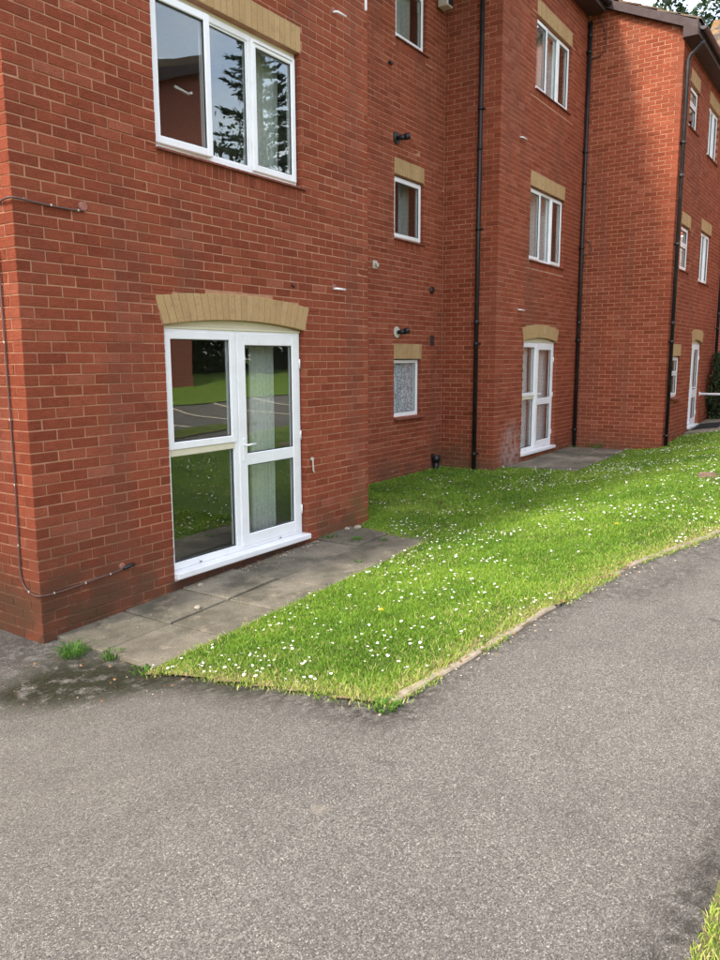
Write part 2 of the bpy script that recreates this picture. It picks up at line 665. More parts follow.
M = {
    'brick': mat_brick(), 'mortar': mat_mortar(), 'buff': mat_buff(), 'glass': mat_glass(),
    'buff_mortar': mat_plain('buff_mortar', (.33, .235, .14), .95, .1, .15, .002, 30),
    'white': mat_plain('white_upvc', (.80, .81, .82), .28, .45, .03, 0, 5, 0, ((.45, .42, .36), .18)),
    'cream': mat_plain('cream_trim', (.66, .62, .46), .45, .35, .05, 0, 6, 0, ((.34, .30, .2), .25)),
    'rubber': mat_plain('black_gasket', (.015, .015, .016), .6, .3),
    'black': mat_plain('black_plastic', (.012, .012, .013), .42, .45, .15, 0, 14, 0, ((.09, .08, .07), .35)),
    'fascia': mat_plain('brown_fascia', (.055, .036, .033), .6, .3, .15, .001, 12, 0, ((.12, .09, .075), .3)),
    'barge': mat_plain('weathered_bargeboard', (.056, .037, .036), .7, .25, .18, .001, 9, 0, ((.13, .10, .09), .4)),
    'tile': mat_tile('roof_tile', .25), 'lichen_tile': mat_tile('lichen_roof_tile', .6),
    'asphalt': mat_asphalt(), 'slab': mat_slab(), 'grass': mat_grass(), 'soil': mat_soil(),
    'turf': mat_plain('mown_turf', (.165, .255, .040), .95, .1, .35, .02, 9),
    'clay': mat_plain('clay_sill_tile', (.20, .062, .042), .75, .25, .2, .002, 25),
    'plaster': mat_plain('room_plaster', (.30, .28, .25), .9, .2, .06),
    'carpet': mat_plain('room_carpet', (.10, .085, .07), .95, .1, .1),
    'curtain_pale': mat_cloth('pale_curtain', (.84, .86, .82), .02),
    'curtain_grey': mat_cloth('grey_curtain', (.60, .60, .58), .04),
    'net': mat_cloth('net_curtain', (.93, .93, .97), .02, False, .08),
    'lace': mat_cloth('lace_curtain', (.88, .88, .98), .0, True, .08),
    'blind': mat_cloth('fabric_blind', (.66, .65, .60), .02),
    'steel': mat_plain('dull_steel', (.30, .30, .30), .4, .5, .1, 0, 20, .9),
    'beige': mat_plain('beige_plastic', (.52, .48, .40), .5, .4),
    'cable': mat_plain('brown_cable', (.115, .062, .052), .5, .35),
    'lead': mat_plain('sealant', (.30, .13, .10), .8, .2),
    'kerb': mat_plain('edging_concrete', (.27, .225, .165), .95, .15, .3, .004, 14, 0, ((.10, .085, .06), .6)),
    'line': mat_plain('road_paint', (.62, .56, .42), .8, .2, .2, .002, 12, 0, ((.14, .13, .12), .6)),
    'petal': mat_plain('daisy_petal', (.84, .84, .80), .6, .2, .03),
    'yellow': mat_plain('flower_yellow', (.75, .52, .02), .6, .2, .1),
    'stem': mat_plain('flower_stem', (.10, .17, .03), .6, .2, .1),
    'weed': mat_leaf('weed_leaf', (.045, .12, .016), (.085, .20, .028), (.14, .27, .045)),
    'hedge': mat_leaf('hedge_leaf', (.014, .028, .010), (.028, .052, .016), (.055, .085, .026)),
    'leaf': mat_leaf('tree_leaf', (.022, .045, .012), (.045, .085, .020), (.085, .13, .035)),
    'needle': mat_leaf('conifer_needle', (.016, .035, .016), (.030, .058, .026), (.055, .085, .038)),
    'bark': mat_plain('bark', (.085, .065, .05), .95, .1, .3, .01, 10),
    'farbrick': mat_brick_texture(),
    'rubbermat': mat_plain('door_mat', (.022, .022, .023), .9, .2, .2, .004, 40),
    'stone': mat_plain('pebble', (.34, .29, .225), .9, .2, .3, 0, 60),
    'dirt': mat_plain('bare_earth', (.16, .115, .075), .98, .1, .35, .01, 14),
    'dead_leaf': mat_plain('dead_leaf', (.24, .13, .06), .8, .2, .4, 0, 40),
    'terrain': mat_plain('rough_grassland', (.075, .105, .03), .95, .1, .35, .02, 3),
}

# ------------------------------------------------------------------ the ground
KERB = [(-.17, -2.94), (.28, -2.99), (.88, -3.05), (1.44, -3.11), (2.02, -3.20), (2.6, -3.29), (2.95, -3.38), (3.46, -3.54), (3.96, -3.68), (6.0, -4.28), (9.5, -5.2), (14.2, -6.1)]
LEFT_EDGE = [(0.02, -1.04), (.05, -1.5), (-.02, -1.98), (-.10, -2.4), (-.17, -2.94)]
LAWN = LEFT_EDGE + KERB[1:] + [(14.2, -2.5), (13.75, -2.2), (13.75, -1.35), (12.1, -1.35), (12.1, -.72), (11.55, -.74), (8.95, -.82), (8.72, .35), (8.26, .35), (8.26, 1.3), (4.13, 1.3), (4.13, 0), (3.84, -.08), (3.56, -1.06), (.3, -1.06)]
ISLAND = [(-1.12, -4.42), (-.4, -4.47), (2.0, -4.62), (5.5, -5.25), (9.5, -6.2), (9.3, -6.9), (4, -6.3), (1, -6.0), (-.6, -6.1), (-1.3, -5.4)]
VERGE = [(-6, -11.4), (22, -10.4), (26, -40), (-10, -40)]


def sheet(name, xs, ys, mat, off=0.0, poly=None, attrs=None, zf=None):
    X, Y = np.meshgrid(xs, ys, indexing='ij')
    Z = (ground_z(X, Y) if zf is None else zf(X, Y)) + off
    nx, ny = X.shape
    idx = np.arange(nx * ny).reshape(nx, ny)
    F = np.stack([idx[:-1, :-1], idx[1:, :-1], idx[1:, 1:], idx[:-1, 1:]], -1).reshape(-1, 4)
    V = np.stack([X, Y, Z], -1).reshape(-1, 3)
    if poly is not None:
        c = V[F].mean(1)
        F = F[inside(poly, c[:, 0], c[:, 1])]
        used = np.unique(F)
        re = np.full(len(V), -1)
        re[used] = np.arange(len(used))
        V, F = V[used], re[F]
    me = mesh_np(name, V, F)
    me.polygons.foreach_set('use_smooth', np.ones(len(F), bool))
    for k, fn in (attrs or {}).items():
        a = me.attributes.new(k, 'FLOAT', 'POINT')
        a.data.foreach_set('value', np.ascontiguousarray(fn(V[:, 0], V[:, 1]), np.float32))
    return link(name, me, mat)


def grime_f(x, y):
    e = dist_poly(KERB, x, y)
    l = dist_poly(LEFT_EDGE, x, y)
    g = .75 * np.exp(-(e / .13) ** 2) + .9 * np.exp(-(l / .22) ** 2)
    g += .7 * np.exp(-(dist_poly([(-3, .05), (0, .02), (0, -1.0)], x, y) / .3) ** 2)
    g += .9 * np.exp(-(dist_poly(ISLAND + ISLAND[:1], x, y) / .14) ** 2)
    g += .55 * np.exp(-(dist_poly([(2.0, -3.5), (4.5, -4.0)], x, y) / .14) ** 2)
    return np.clip(g, 0, 1)


def moss_f(x, y):
    m = 1.15 * np.exp(-((x + .22) / .36) ** 2 - ((y + .72) / .45) ** 2) + .8 * np.exp(-(dist_poly(LEFT_EDGE[:3], x, y) / .16) ** 2)
    m += .7 * np.exp(-(dist_poly([(-.9, -.35), (-.1, -.95)], x, y) / .2) ** 2)
    return np.clip(m, 0, 1)


fine_x = np.concatenate([np.linspace(-30, -4, 27)[:-1], np.arange(-4, 8, .1), np.arange(8, 40.1, .5)])
fine_y = np.concatenate([np.linspace(-11.6, -5.2, 17)[:-1], np.arange(-5.2, 1.0, .1), np.arange(1.0, 3.01, .5)])
road = sheet('road', fine_x, fine_y, M['asphalt'], 0.0, None, {'grime': grime_f, 'moss': moss_f})
tag(road, 'grey asphalt road with coarse chippings in front of the lawn', kind='structure')
gx = np.concatenate([np.linspace(-600, -30, 20)[:-1], np.linspace(-30, 40, 71), np.linspace(40, 600, 20)[1:]])
gy = np.concatenate([np.linspace(-600, -40, 20)[:-1], np.linspace(-40, 20, 61), np.linspace(20, 600, 20)[1:]])
ground = sheet('ground', gx, gy, M['terrain'], -.16)
tag(ground, 'open ground around the flats', kind='structure')


def dry_f(x, y):
    return np.clip(np.exp(-(dist_poly(KERB, x, y) / .16) ** 2) + np.exp(-(dist_poly(LEFT_EDGE, x, y) / .1) ** 2)
                   + np.exp(-(np.hypot(x - 6.67, y + 3.11) / .22) ** 2) + .7 * np.exp(-(np.hypot(x - .75, y + 2.95) / .16) ** 2), 0, 1)


lawn = sheet('lawn', np.arange(-.3, 14.3, .05), np.arange(-6.2, 1.35, .05), M['soil'], .018, LAWN, {'dry': dry_f})
tag(lawn, 'sloping front lawn between the flats and the road', kind='structure')
island = sheet('grass_island', np.arange(-1.4, 9.6, .08), np.arange(-7.0, -4.3, .08), M['soil'], .018, ISLAND, {'dry': lambda x, y: x * 0 + .35})
tag(island, 'narrow grass island on the far side of the drive', kind='structure')
verge = sheet('verge', np.arange(-10, 26.1, .5), np.arange(-40, -10.3, .4), M['turf'], .03, VERGE, {'dry': lambda x, y: x * 0})
tag(verge, 'grass verge rising beyond the car park', kind='structure')

# painted parking bay lines on the car park (seen mirrored in the panes)
marks = empty('parking_bay_markings', (9.5, -8.5, gz(9.5, -8.5)))
tag(marks, 'cream painted bay lines on the car park', kind='structure')
for k in range(9):
    x0 = 3.0 + 1.7 * k
    a, b = np.array([x0, -7.0]), np.array([x0 + 1.2, -11.0])
    d = (b - a) / np.linalg.norm(b - a)
    nrm = np.array([-d[1], d[0]]) * .075
    ts = np.linspace(0, 1, 12)
    V, F = [], []
    for i, s in enumerate(ts):
        p = a + (b - a) * s
        for sg in (-1, 1):
            q = p + nrm * sg
            V.append((q[0], q[1], gz(q[0], q[1]) + .012))
        if i:
            F.append((2 * i - 2, 2 * i - 1, 2 * i + 1, 2 * i))
    link('bay_line', mesh_np('bay_line', np.array(V), np.array(F)), M['line'], marks)

# concrete edging along the lawn
kerb = empty('kerb', (1.5, -3.15, gz(1.5, -3.15)))
tag(kerb, 'worn concrete edging half buried between lawn and road', kind='structure')
kp = np.array(KERB)
seg = np.r_[0, np.cumsum(np.hypot(*np.diff(kp, axis=0).T))]


def kerb_at(s):
    return np.array([np.interp(s, seg, kp[:, 0]), np.interp(s, seg, kp[:, 1])])


s0 = .05
while s0 < 9.0:
    L = rng.uniform(.55, .92)
    bm = bmesh.new()
    n = 7
    rows = []
    dz = rng.uniform(-.006, .012)
    for i in range(n + 1):
        s = s0 + (L - .012) * i / n
        p = kerb_at(s)
        d = kerb_at(s + .05) - kerb_at(s - .05)
        d /= np.linalg.norm(d)
        nn = np.array([-d[1], d[0]])
        z = gz(*p)
        w0, w1 = -.022 + rng.normal(0, .004), .026 + rng.normal(0, .005)
        tz = z + .013 + dz + rng.normal(0, .003)
        row = []
        for w, h in ((w0, z - .05), (w0, tz - .008), (w0 + .008, tz), (w1 - .006, tz + .002), (w1, tz - .004), (w1, z - .05)):
            q = p + nn * w
            row.append(bm.verts.new((q[0], q[1], h)))
        rows.append(row)
    for r0, r1 in zip(rows[:-1], rows[1:]):
        for k in range(5):
            bm.faces.new((r0[k], r0[k + 1], r1[k + 1], r1[k]))
    bm.faces.new(rows[0])
    bm.faces.new(list(reversed(rows[-1])))
    bm_obj('edging_stone', bm, M['kerb'], kerb)
    s0 += L + (rng.uniform(.15, .6) if rng.uniform() < .35 else 0)


# paved strips by the doors
def paving(name, label, xs, ys, zoff, jit=.004, keep=None):
    p = empty(name, ((xs[0] + xs[-1]) / 2, (ys[0] + ys[-1]) / 2, gz((xs[0] + xs[-1]) / 2, (ys[0] + ys[-1]) / 2)))
    tag(p, label, kind='structure')
    for i in range(len(xs) - 1):
        for j in range(len(ys) - 1):
            xa, xb, ya, yb = xs[i], xs[i + 1], ys[j], ys[j + 1]
            if keep and not keep((xa + xb) / 2, (ya + yb) / 2):
                continue
            g = .008
            bm = bmesh.new()
            bm_box(bm, xa + g, xb - g, ya + g, yb - g, -.06, 0.0, .006)
            tl = rng.normal(0, jit, 3)
            for v in bm.verts:
                v.co.z += gz(v.co.x, v.co.y) + zoff + tl[0] + tl[1] * (v.co.x - xa) + tl[2] * (v.co.y - ya)
                if v.co.z > -10:
                    v.co.x += rng.normal(0, .002)
                    v.co.y += rng.normal(0, .002)
            bm_obj('paving_slab', bm, M['slab'], p)
    return p


paving('patio', 'weathered grey concrete paving slabs below the large glazed door', [.10, .70, 1.30, 1.92, 2.54, 3.16, 3.78], [-1.07, -.52, .03], .028)
paving('patio', 'small dark paved patch in front of the set-back flat door', [8.80, 9.40, 10.0, 10.6, 11.2, 11.8], [-.80, -.23, .33], .03)
paving('path', 'concrete path to the far door at the end of the block', [13.8, 14.6, 15.4, 16.2, 17.0], [-2.6, -2.0, -1.38], .05)

# ------------------------------------------------------------------ the block of flats
YA, YB, YC, YE = 0.0, 1.30, 0.35, -1.35      # front planes of the four bays
XA1, XC0, XD, XE1 = 4.13, 8.26, 12.10, 16.80
BASE = -.30
building = empty('apartment_building', (8.0, 4.0, 0.0))
tag(building, 'three-storey red brick block of flats with white windows and buff lintels', 'building')


def roof_z(y):
    return 8.33 + .45 * (y - .05)


# openings: wall -> list of (x0, x1, z0, z1, head) ; head = 'flat' or 'arch'
DOOR_A = (1.2275, 3.0, .075, 2.172, 'arch')
WIN_A = (1.2275, 3.0, 3.50, 4.69, 'flat')
OPEN = {
    'A': [DOOR_A, WIN_A, (1.2275, 3.0, 6.12, 7.31, 'flat')],
    'B': [(6.78, 7.585, 1.02, 1.89, 'flat'), (6.78, 7.63, 3.62, 4.51, 'flat'), (6.80, 7.66, 6.33, 7.14, 'flat')],
    'C': [(9.40, 10.98, .20, 2.185, 'arch'), (9.51, 11.12, 3.52, 4.71, 'flat'), (9.58, 11.21, 6.22, 7.33, 'flat')],
    'E': [(12.62, 13.28, 1.12, 1.92, 'flat'), (12.70, 13.48, 3.54, 4.37, 'flat'), (12.80, 13.60, 6.12, 6.88, 'flat'),
          (14.30, 15.38, .36, 2.20, 'arch'), (14.50, 15.60, 3.45, 4.49, 'flat'), (14.56, 15.68, 5.97, 6.96, 'flat')],
}
PLANE = {'A': YA, 'B': YB, 'C': YC, 'E': YE}
RISE, RING = .062, .222


def arch_geo(op):
    x0, x1, z0, z1, _ = op
    c = (x1 - x0) / 2 + .005
    R = (c * c + RISE * RISE) / (2 * RISE)
    return (x0 + x1) / 2, z1 + RISE - R, R, c


def exclusions(openings):
    """rectangles (x0,x1,z0,z1) that carry no ordinary brick"""
    r = []
    for op in openings:
        x0, x1, z0, z1, head = op
        r.append((x0, x1, z0, z1))
        if head == 'flat':
            r.append((x0 - .005, x1 + .010, z1, z1 + .228))
            if z0 > 3.3:
                r.append((x0, x1 + .005, z0 - .125, z0))
        else:
            cx, cz, R, c = arch_geo(op)
            Ro = R + RING + .006
            top = cz + Ro
            z = z1
            while z < top:
                zb = min(z + .0375, top)
                zm = (z + zb) / 2
                h = math.sqrt(max(Ro * Ro - (zm - cz) ** 2, 0))
                h = min(h, c + .05 * (zm - z1 + .03) / .2 + .006)
                r.append((cx - h, cx + h, z, zb))
                z = zb
    return r


bricks = []      # (origin, u, n, L, H, D, wall key)
HB = .0665


def lay(key, u0, u1, z0, zmax, to_world, udir, ndir, excl=(), odd_first=True, start_off=None, corner_depth=False, end_off=0.0, zmax_f=None, deep_end=False):
    """one leaf of stretcher bond between u0 and u1; to_world(u) gives the xy of the face"""
    n0 = int(round(z0 / .075))
    n1 = int(math.ceil(zmax / .075))
    for n in range(n0, n1):
        zb, zt = n * .075 + .00425, n * .075 + .00425 + HB
        s = u0 + (start_off[n % 2] if start_off else 0.0)
        edges = []
        a = s
        first = True
        while a < u1 - .02:
            if start_off is None and first and n % 2 == (1 if odd_first else 0):
                b = a + .1125
            else:
                b = a + .225
            edges.append((a, min(b, u1 + .010 - end_off), first))
            a = b
            first = False
        for (ea, eb, fst) in edges:
            cuts = sorted({zb, zt} | {z for e in excl for z in (e[2], e[3]) if zb + .012 < z < zt - .012 and e[0] < eb - .02 and e[1] > ea + .01})
            for ca, cb in zip(cuts[:-1], cuts[1:]):
                zm = (ca + cb) / 2
                segs = [(ea, eb - .0085, False, False)]
                for (x0, x1, ez0, ez1) in excl:
                    if not (ez0 < zm < ez1):
                        continue
                    new = []
                    for (p, q, dl, dr) in segs:
                        if q <= x0 or p >= x1:
                            new.append((p, q, dl, dr))
                        else:
                            if p < x0 - .012:
                                new.append((p, x0 - .003, dl, True))
                            if q > x1 + .012:
                                new.append((x1 + .003, q, True, dr))
                    segs = new
                for (p, q, dl, dr) in segs:
                    if q - p < .018 or cb - ca < .016:
                        continue
                    if zmax_f is not None and cb > zmax_f((p + q) / 2):
                        continue
                    D = .022
                    if dl or dr:
                        D = .104
                    if corner_depth and fst:
                        D = .215 if n % 2 == (1 if odd_first else 0) else .1025
                    if deep_end and eb >= u1 - .012:
                        D = max(D, .1025)
                    x, y = to_world(p)
                    bricks.append(((x, y, ca), udir, ndir, q - p, cb - ca, D, key))


FRONT_U, FRONT_N = (1, 0, 0), (0, 1, 0)
SIDE_U, SIDE_N = (0, -1, 0), (1, 0, 0)
ZTOP_A, ZTOP_C, ZTOP_E = roof_z(-.15), roof_z(.2), roof_z(-1.45)
EX = {k: exclusions(v) for k, v in OPEN.items()}
lay('A', 0.0, XA1, -.15, ZTOP_A - .1, lambda u: (u, YA), FRONT_U, FRONT_N, EX['A'], True, None, True, 0.0, None, True)
lay('B', XA1 + .01, XC0, -.15, ZTOP_C + .2, lambda u: (u, YB), FRONT_U, FRONT_N, EX['B'], False)
lay('C', XC0, XD, -.15, ZTOP_C - .1, lambda u: (u, YC), FRONT_U, FRONT_N, EX['C'], False, None, True)
lay('E', XD, XE1, -.15, ZTOP_E - .1, lambda u: (u, YE), FRONT_U, FRONT_N, EX['E'], True, None, True, 0.0, None, True)
# left flank of bay A: runs back from the corner (u measured from the deep end towards the corner)
A_BACK = 3.15


def lay_side(key, x, y_back, y_front, ztop, odd_first, zmax_f=None):
    """left-facing return wall; bricks bonded to the corner bricks of the front leaf"""
    n0, n1 = -2, int(math.ceil(ztop / .075))
    for n in range(n0, n1):
        zb = n * .075 + .00425
        header_front = (n % 2 == (1 if odd_first else 0))
        y = y_front + (.225 if header_front else .1125)
        while y < y_back - .02:
            y2 = min(y + .225, y_back + .004)
            if zmax_f is None or zb + HB < zmax_f((y + y2) / 2):
                bricks.append(((x, y2 - .010, zb), SIDE_U, SIDE_N, (y2 - .010) - y, HB, .022, key))
            y = y2


lay_side('A_side', 0.0, A_BACK, YA, ZTOP_A - .1, True, lambda y: roof_z(y) - .16)
lay_side('C_side', XC0, YB, YC, ZTOP_C - .05, False, lambda y: roof_z(y) - .16)
lay_side('D_side', XD, YC, YE, roof_z(YC), True, lambda y: roof_z(y) - .05)


# mortar bodies (with real openings)
def mortar_front(name, x0, x1, Y, zt, openings, x0p=None, left_return=True):
    REC = .0045
    xs = sorted({x0 + (REC if left_return else 0), x1} | {v for o in openings for v in (o[0] - .006, o[1] + .006)})
    zs = sorted({BASE, zt} | {v for o in openings for v in (o[2], o[3] + (RISE + .002 if o[4] == 'arch' else 0))})
    bm = bmesh.new()
    cache = {}

    def V(x, y, z):
        k = (round(x, 5), round(y, 5), round(z, 5))
        if k not in cache:
            cache[k] = bm.verts.new((x, y, z))
        return cache[k]
    for xa, xb in zip(xs[:-1], xs[1:]):
        for za, zb in zip(zs[:-1], zs[1:]):
            mx, mz = (xa + xb) / 2, (za + zb) / 2
            if any(o[0] < mx < o[1] and o[2] < mz < o[3] + (RISE if o[4] == 'arch' else 0) for o in openings):
                continue
            y = Y + REC
            bm.faces.new((V(xa, y, za), V(xb, y, za), V(xb, y, zb), V(xa, y, zb)))
    for o in openings:
        xa, xb, za, zb = o[0] - .006, o[1] + .006, o[2], o[3] + (RISE + .002 if o[4] == 'arch' else 0)
        y0, y1 = Y + REC, Y + .13
        for (p, q) in (((xa, za), (xa, zb)), ((xb, zb), (xb, za)), ((xa, zb), (xb, zb)), ((xb, za), (xa, za))):
            bm.faces.new((V(p[0], y0, p[1]), V(q[0], y0, q[1]), V(q[0], y1, q[1]), V(p[0], y1, p[1])))
    return bm_obj(name, bm, M['mortar'], building, normals=False)


wallA = mortar_front('wall', 0.0, XA1 - .004, YA, ZTOP_A, OPEN['A'])
wallB = mortar_front('wall', XA1, XC0 + .02, YB, ZTOP_C + .4, OPEN['B'], None, False)
wallC = mortar_front('wall', XC0, XD + .02, YC, ZTOP_C, OPEN['C'])
wallE = mortar_front('wall', XD, XE1 - .004, YE, ZTOP_E, OPEN['E'])


def mortar_side(x, y0, y1, z0=BASE):
    bm = bmesh.new()
    ys = [y0 + .0045, y1]
    a = [bm.verts.new((x + .0045, ys[1], z0)), bm.verts.new((x + .0045, ys[0], z0)), bm.verts.new((x + .0045, ys[0], roof_z(ys[0]) - .04)), bm.verts.new((x + .0045, ys[1], roof_z(ys[1]) - .04))]
    bm.faces.new(a)
    return bm_obj('wall', bm, M['mortar'], building, normals=False)


wallAs = mortar_side(0.0, YA, A_BACK)
wallCs = mortar_side(XC0, YC, YB + .01)
wallD = mortar_side(XD, YE, YC + .01)
WALLS = {'A': wallA, 'B': wallB, 'C': wallC, 'E': wallE, 'A_side': wallAs, 'C_side': wallCs, 'D_side': wallD}

# plain brick walls nobody sees from the drive: right-hand flanks, the recessed left wing, the rear
bm = bmesh.new()
bm_box(bm, XA1 - .12, XA1 - .006, YA + .11, YB + .1, BASE, ZTOP_C)
bm_box(bm, XE1 - .12, XE1 - .006, YE + .11, 9.8, BASE, roof_z(YE))
bm_box(bm, -9.0, .0, A_BACK + .01, A_BACK + .13, BASE, roof_z(A_BACK) - .12)
bm_box(bm, -9.0, -8.88, A_BACK + .13, 9.8, BASE, roof_z(A_BACK) - .12)
bm_box(bm, -9.0, XE1 - .006, 9.8, 9.92, BASE, roof_z(A_BACK) - .12)
bm_obj('wall', bm, M['farbrick'], building)


def brick_verts(L, H, D, r):
    """12 vertices: rounded front, straight sides; local x along, y into the wall, z up"""
    b = .0034
    j = r.normal(0, .0011, (4, 3))
    j[:, 1] *= .7
    front = np.array([(b, 0, b), (L - b, 0, b), (L - b, 0, H - b), (b, 0, H - b)]) + j
    mid = np.array([(0, .0048, 0), (L, .0048, 0), (L, .0048, H), (0, .0048, H)]) + r.normal(0, .0009, (4, 3)) * [1, .3, 1]
    back = np.array([(0, D, 0), (L, D, 0), (L, D, H), (0, D, H)])
    return np.concatenate([front, mid, back])


BF = np.array([(0, 1, 2, 3)] + [(k, 4 + k, 4 + (k + 1) % 4, (k + 1) % 4) for k in range(4)] + [(4 + k, 8 + k, 8 + (k + 1) % 4, 4 + (k + 1) % 4) for k in range(4)])

size = []
for (o, u, n, L, H, D, key) in bricks:
    o, u, n = np.array(o), np.array(u), np.array(n)
    c = np.array([o, o + u * L, o + u * L + [0, 0, H], o + [0, 0, H]])
    px, py, w = project(c)
    a = .5 * abs(np.dot(px, np.roll(py, 1)) - np.dot(py, np.roll(px, 1)))
    ok = (w > .5).all() and px.max() > 2 and px.min() < 718 and py.max() > 2 and py.min() < 958 and np.dot(CP - o, -n) > 0 and o[2] > -.06
    size.append(a if ok else 0.0)
order = np.argsort(-np.array(size))
single = set(order[:300].tolist())

cache = {}
VV, FF = [], []
off = 0
for i, (o, u, n, L, H, D, key) in enumerate(bricks):
    proud = rng.normal(0, .0012)
    ou = np.array(o) + np.array(n) * proud
    if i in single:
        k = (round(L, 3), round(H, 3), round(D, 3), int(rng.integers(0, 6)))
        if k not in cache:
            me = mesh_np('brick', brick_verts(k[0], k[1], k[2], rng), BF)
            me.materials.append(M['brick'])
            cache[k] = me
        b = bpy.data.objects.new('brick', cache[k])
        COL.objects.link(b)
        b.location = ou
        b.rotation_euler = (0, rng.normal(0, .0022), 0 if u == FRONT_U else -math.pi / 2)
        b.parent = WALLS[key]
    else:
        v = brick_verts(L, H, D, rng)
        VV.append(ou + v[:, :1] * np.array(u) + v[:, 1:2] * np.array(n) + v[:, 2:3] * np.array([0, 0, 1.0]))
        FF.append(BF + off)
        off += 12
rest = link('brickwork', mesh_np('brickwork', np.concatenate(VV), np.concatenate(FF)), M['brick'], building)
rest['kind'] = 'stuff'


# lintels: buff bricks on end, flat or as a shallow arch
def lintel(op, Y, single_bricks):
    x0, x1, z0, z1, head = op
    bm = bmesh.new()
    pieces = []
    if head == 'flat':
        a0, a1 = x0 - .004, x1 + .012
        n = int(round((a1 - a0) / .0745))
        w = (a1 - a0) / n
        bm_box(bm, a0 + .002, a1 - .002, Y + .0035, Y + .10, z1 + .003, z1 + .222)
        for k in range(n):
            pieces.append([(a0 + w * k + .003, z1 + .001), (a0 + w * (k + 1) - .003, z1 + .001), (a0 + w * (k + 1) - .003, z1 + .224), (a0 + w * k + .003, z1 + .224)])
    else:
        cx, cz, R, c = arch_geo(op)
        sp = math.asin(c / R)
        n = int(round(2 * c / .0745))

        def P(t, r, splay=0.0):
            return (cx + r * math.sin(t) + splay, cz + r * math.cos(t))
        outl = [P(-sp + 2 * sp * k / 24, R + .004) for k in range(25)] + [P(sp - 2 * sp * k / 24, R + RING - .004, .05 * (1 - k / 12)) for k in range(25)]
        bm_poly_prism(bm, outl, lambda a, b, d: (a, d, b), Y + .0035, Y + .10)
        for k in range(n):
            ta, tb = -sp + 2 * sp * k / n, -sp + 2 * sp * (k + 1) / n
            sa, sb = .05 * (2 * k / n - 1), .05 * (2 * (k + 1) / n - 1)
            g = .0028
            pa, pb = P(ta, R), P(tb, R)
            qa, qb = P(ta, R + RING, sa), P(tb, R + RING, sb)
            pieces.append([(pa[0] + g, pa[1] + .001), (pb[0] - g, pb[1] + .001), (qb[0] - g, qb[1]), (qa[0] + g, qa[1])])
    par = bm_obj('lintel', bm, M['buff_mortar'], building)
    jb = None if single_bricks else bmesh.new()
    for pc in pieces:
        b2 = bmesh.new() if single_bricks else jb
        d = Y + rng.normal(-.0015, .0008)
        A = [b2.verts.new((x, d + .004, z)) for x, z in pc]
        cxm = sum(p[0] for p in pc) / 4
        czm = sum(p[1] for p in pc) / 4
        I = [b2.verts.new((x + math.copysign(.0035, cxm - x), d, z + math.copysign(.0035, czm - z))) for x, z in pc]
        B = [b2.verts.new((x, Y + .103, z)) for x, z in pc]
        b2.faces.new(I)
        for k in range(4):
            b2.faces.new((I[k], A[k], A[(k + 1) % 4], I[(k + 1) % 4]))
            b2.faces.new((A[k], B[k], B[(k + 1) % 4], A[(k + 1) % 4]))
        if single_bricks:
            bm_obj('lintel_brick', b2, M['buff'], par)
    if jb is not None:
        q = bm_obj('lintel_bricks', jb, M['buff'], par)
        q['kind'] = 'stuff'
    return par


for k, ops in OPEN.items():
    for i, op in enumerate(ops):
        lintel(op, PLANE[k], k == 'A' and i < 2)

# ------------------------------------------------------------------ windows and glazed doors


def ring(bm, x0, x1, z0, z1, w, y0, y1, bev=.004, wb=None, wt=None):
    wb, wt = wb or w, wt or w
    bm_box(bm, x0, x0 + w, y0, y1, z0, z1, bev)
    bm_box(bm, x1 - w, x1, y0, y1, z0, z1, bev)
    bm_box(bm, x0 + w - .001, x1 - w + .001, y0 + .0012, y1 - .001, z0, z0 + wb, bev)
    bm_box(bm, x0 + w - .001, x1 - w + .001, y0 + .0012, y1 - .001, z1 - wt, z1, bev)


def pane(par, x0, x1, z0, z1, y, gasket=True):
    tilt = rng.normal(0, .0012, 2)
    bm = bmesh.new()
    bm_box(bm, x0 - .006, x1 + .006, y, y + .006, z0 - .006, z1 + .006)
    for v in bm.verts:
        v.co.y += (v.co.x - x0) * tilt[0] + (v.co.z - z0) * tilt[1]
    bm_obj('pane', bm, M['glass'], par)
    if gasket:
        bm = bmesh.new()
        ring(bm, x0 - .004, x1 + .004, z0 - .004, z1 + .004, .009, y - .009, y - .002, 0)
        bm_obj('gasket', bm, M['rubber'], par)


def sash(par, x0, x1, z0, z1, y, w=.058, ajar=0.0, name='sash', split=None, hinge_right=False, wb=None):
    """opening light proud of the frame; returns the sash object; panes hang on the window"""
    bm = bmesh.new()
    ring(bm, x0, x1, z0, z1, w, y, y + .055, .006, wb)
    bm2 = bmesh.new()
    lights = []
    if split:
        for (sa, sb) in split:
            bm_box(bm, x0 + w - .001, x1 - w + .001, y + .0014, y + .0535, sa, sb, .006)
        zs = [z0 + (wb or w)] + [q for s in split for q in s] + [z1 - w]
        lights = [(zs[k], zs[k + 1]) for k in range(0, len(zs), 2)]
    else:
        lights = [(z0 + (wb or w), z1 - w)]
    objs = [bm_obj(name, bm, M['white'], par)]
    bm2.free()
    for za, zb in lights:
        g = bmesh.new()
        bm_box(g, x0 + w - .006, x1 - w + .006, y + .024, y + .030, za - .006, zb + .006)
        objs.append(bm_obj('pane', g, M['glass'], par))
        g = bmesh.new()
        ring(g, x0 + w - .004, x1 - w + .004, za - .004, zb + .004, .010, y + .012, y + .022, 0)
        objs.append(bm_obj('gasket', g, M['rubber'], par))
    if ajar:
        px = x1 if hinge_right else x0
        T = Matrix.Translation((px, y + .05, 0)) @ Matrix.Rotation(-ajar if not hinge_right else ajar, 4, 'Z') @ Matrix.Translation((-px, -y - .05, 0))
        for o in objs:
            o.data.transform(T)
    return objs[0]


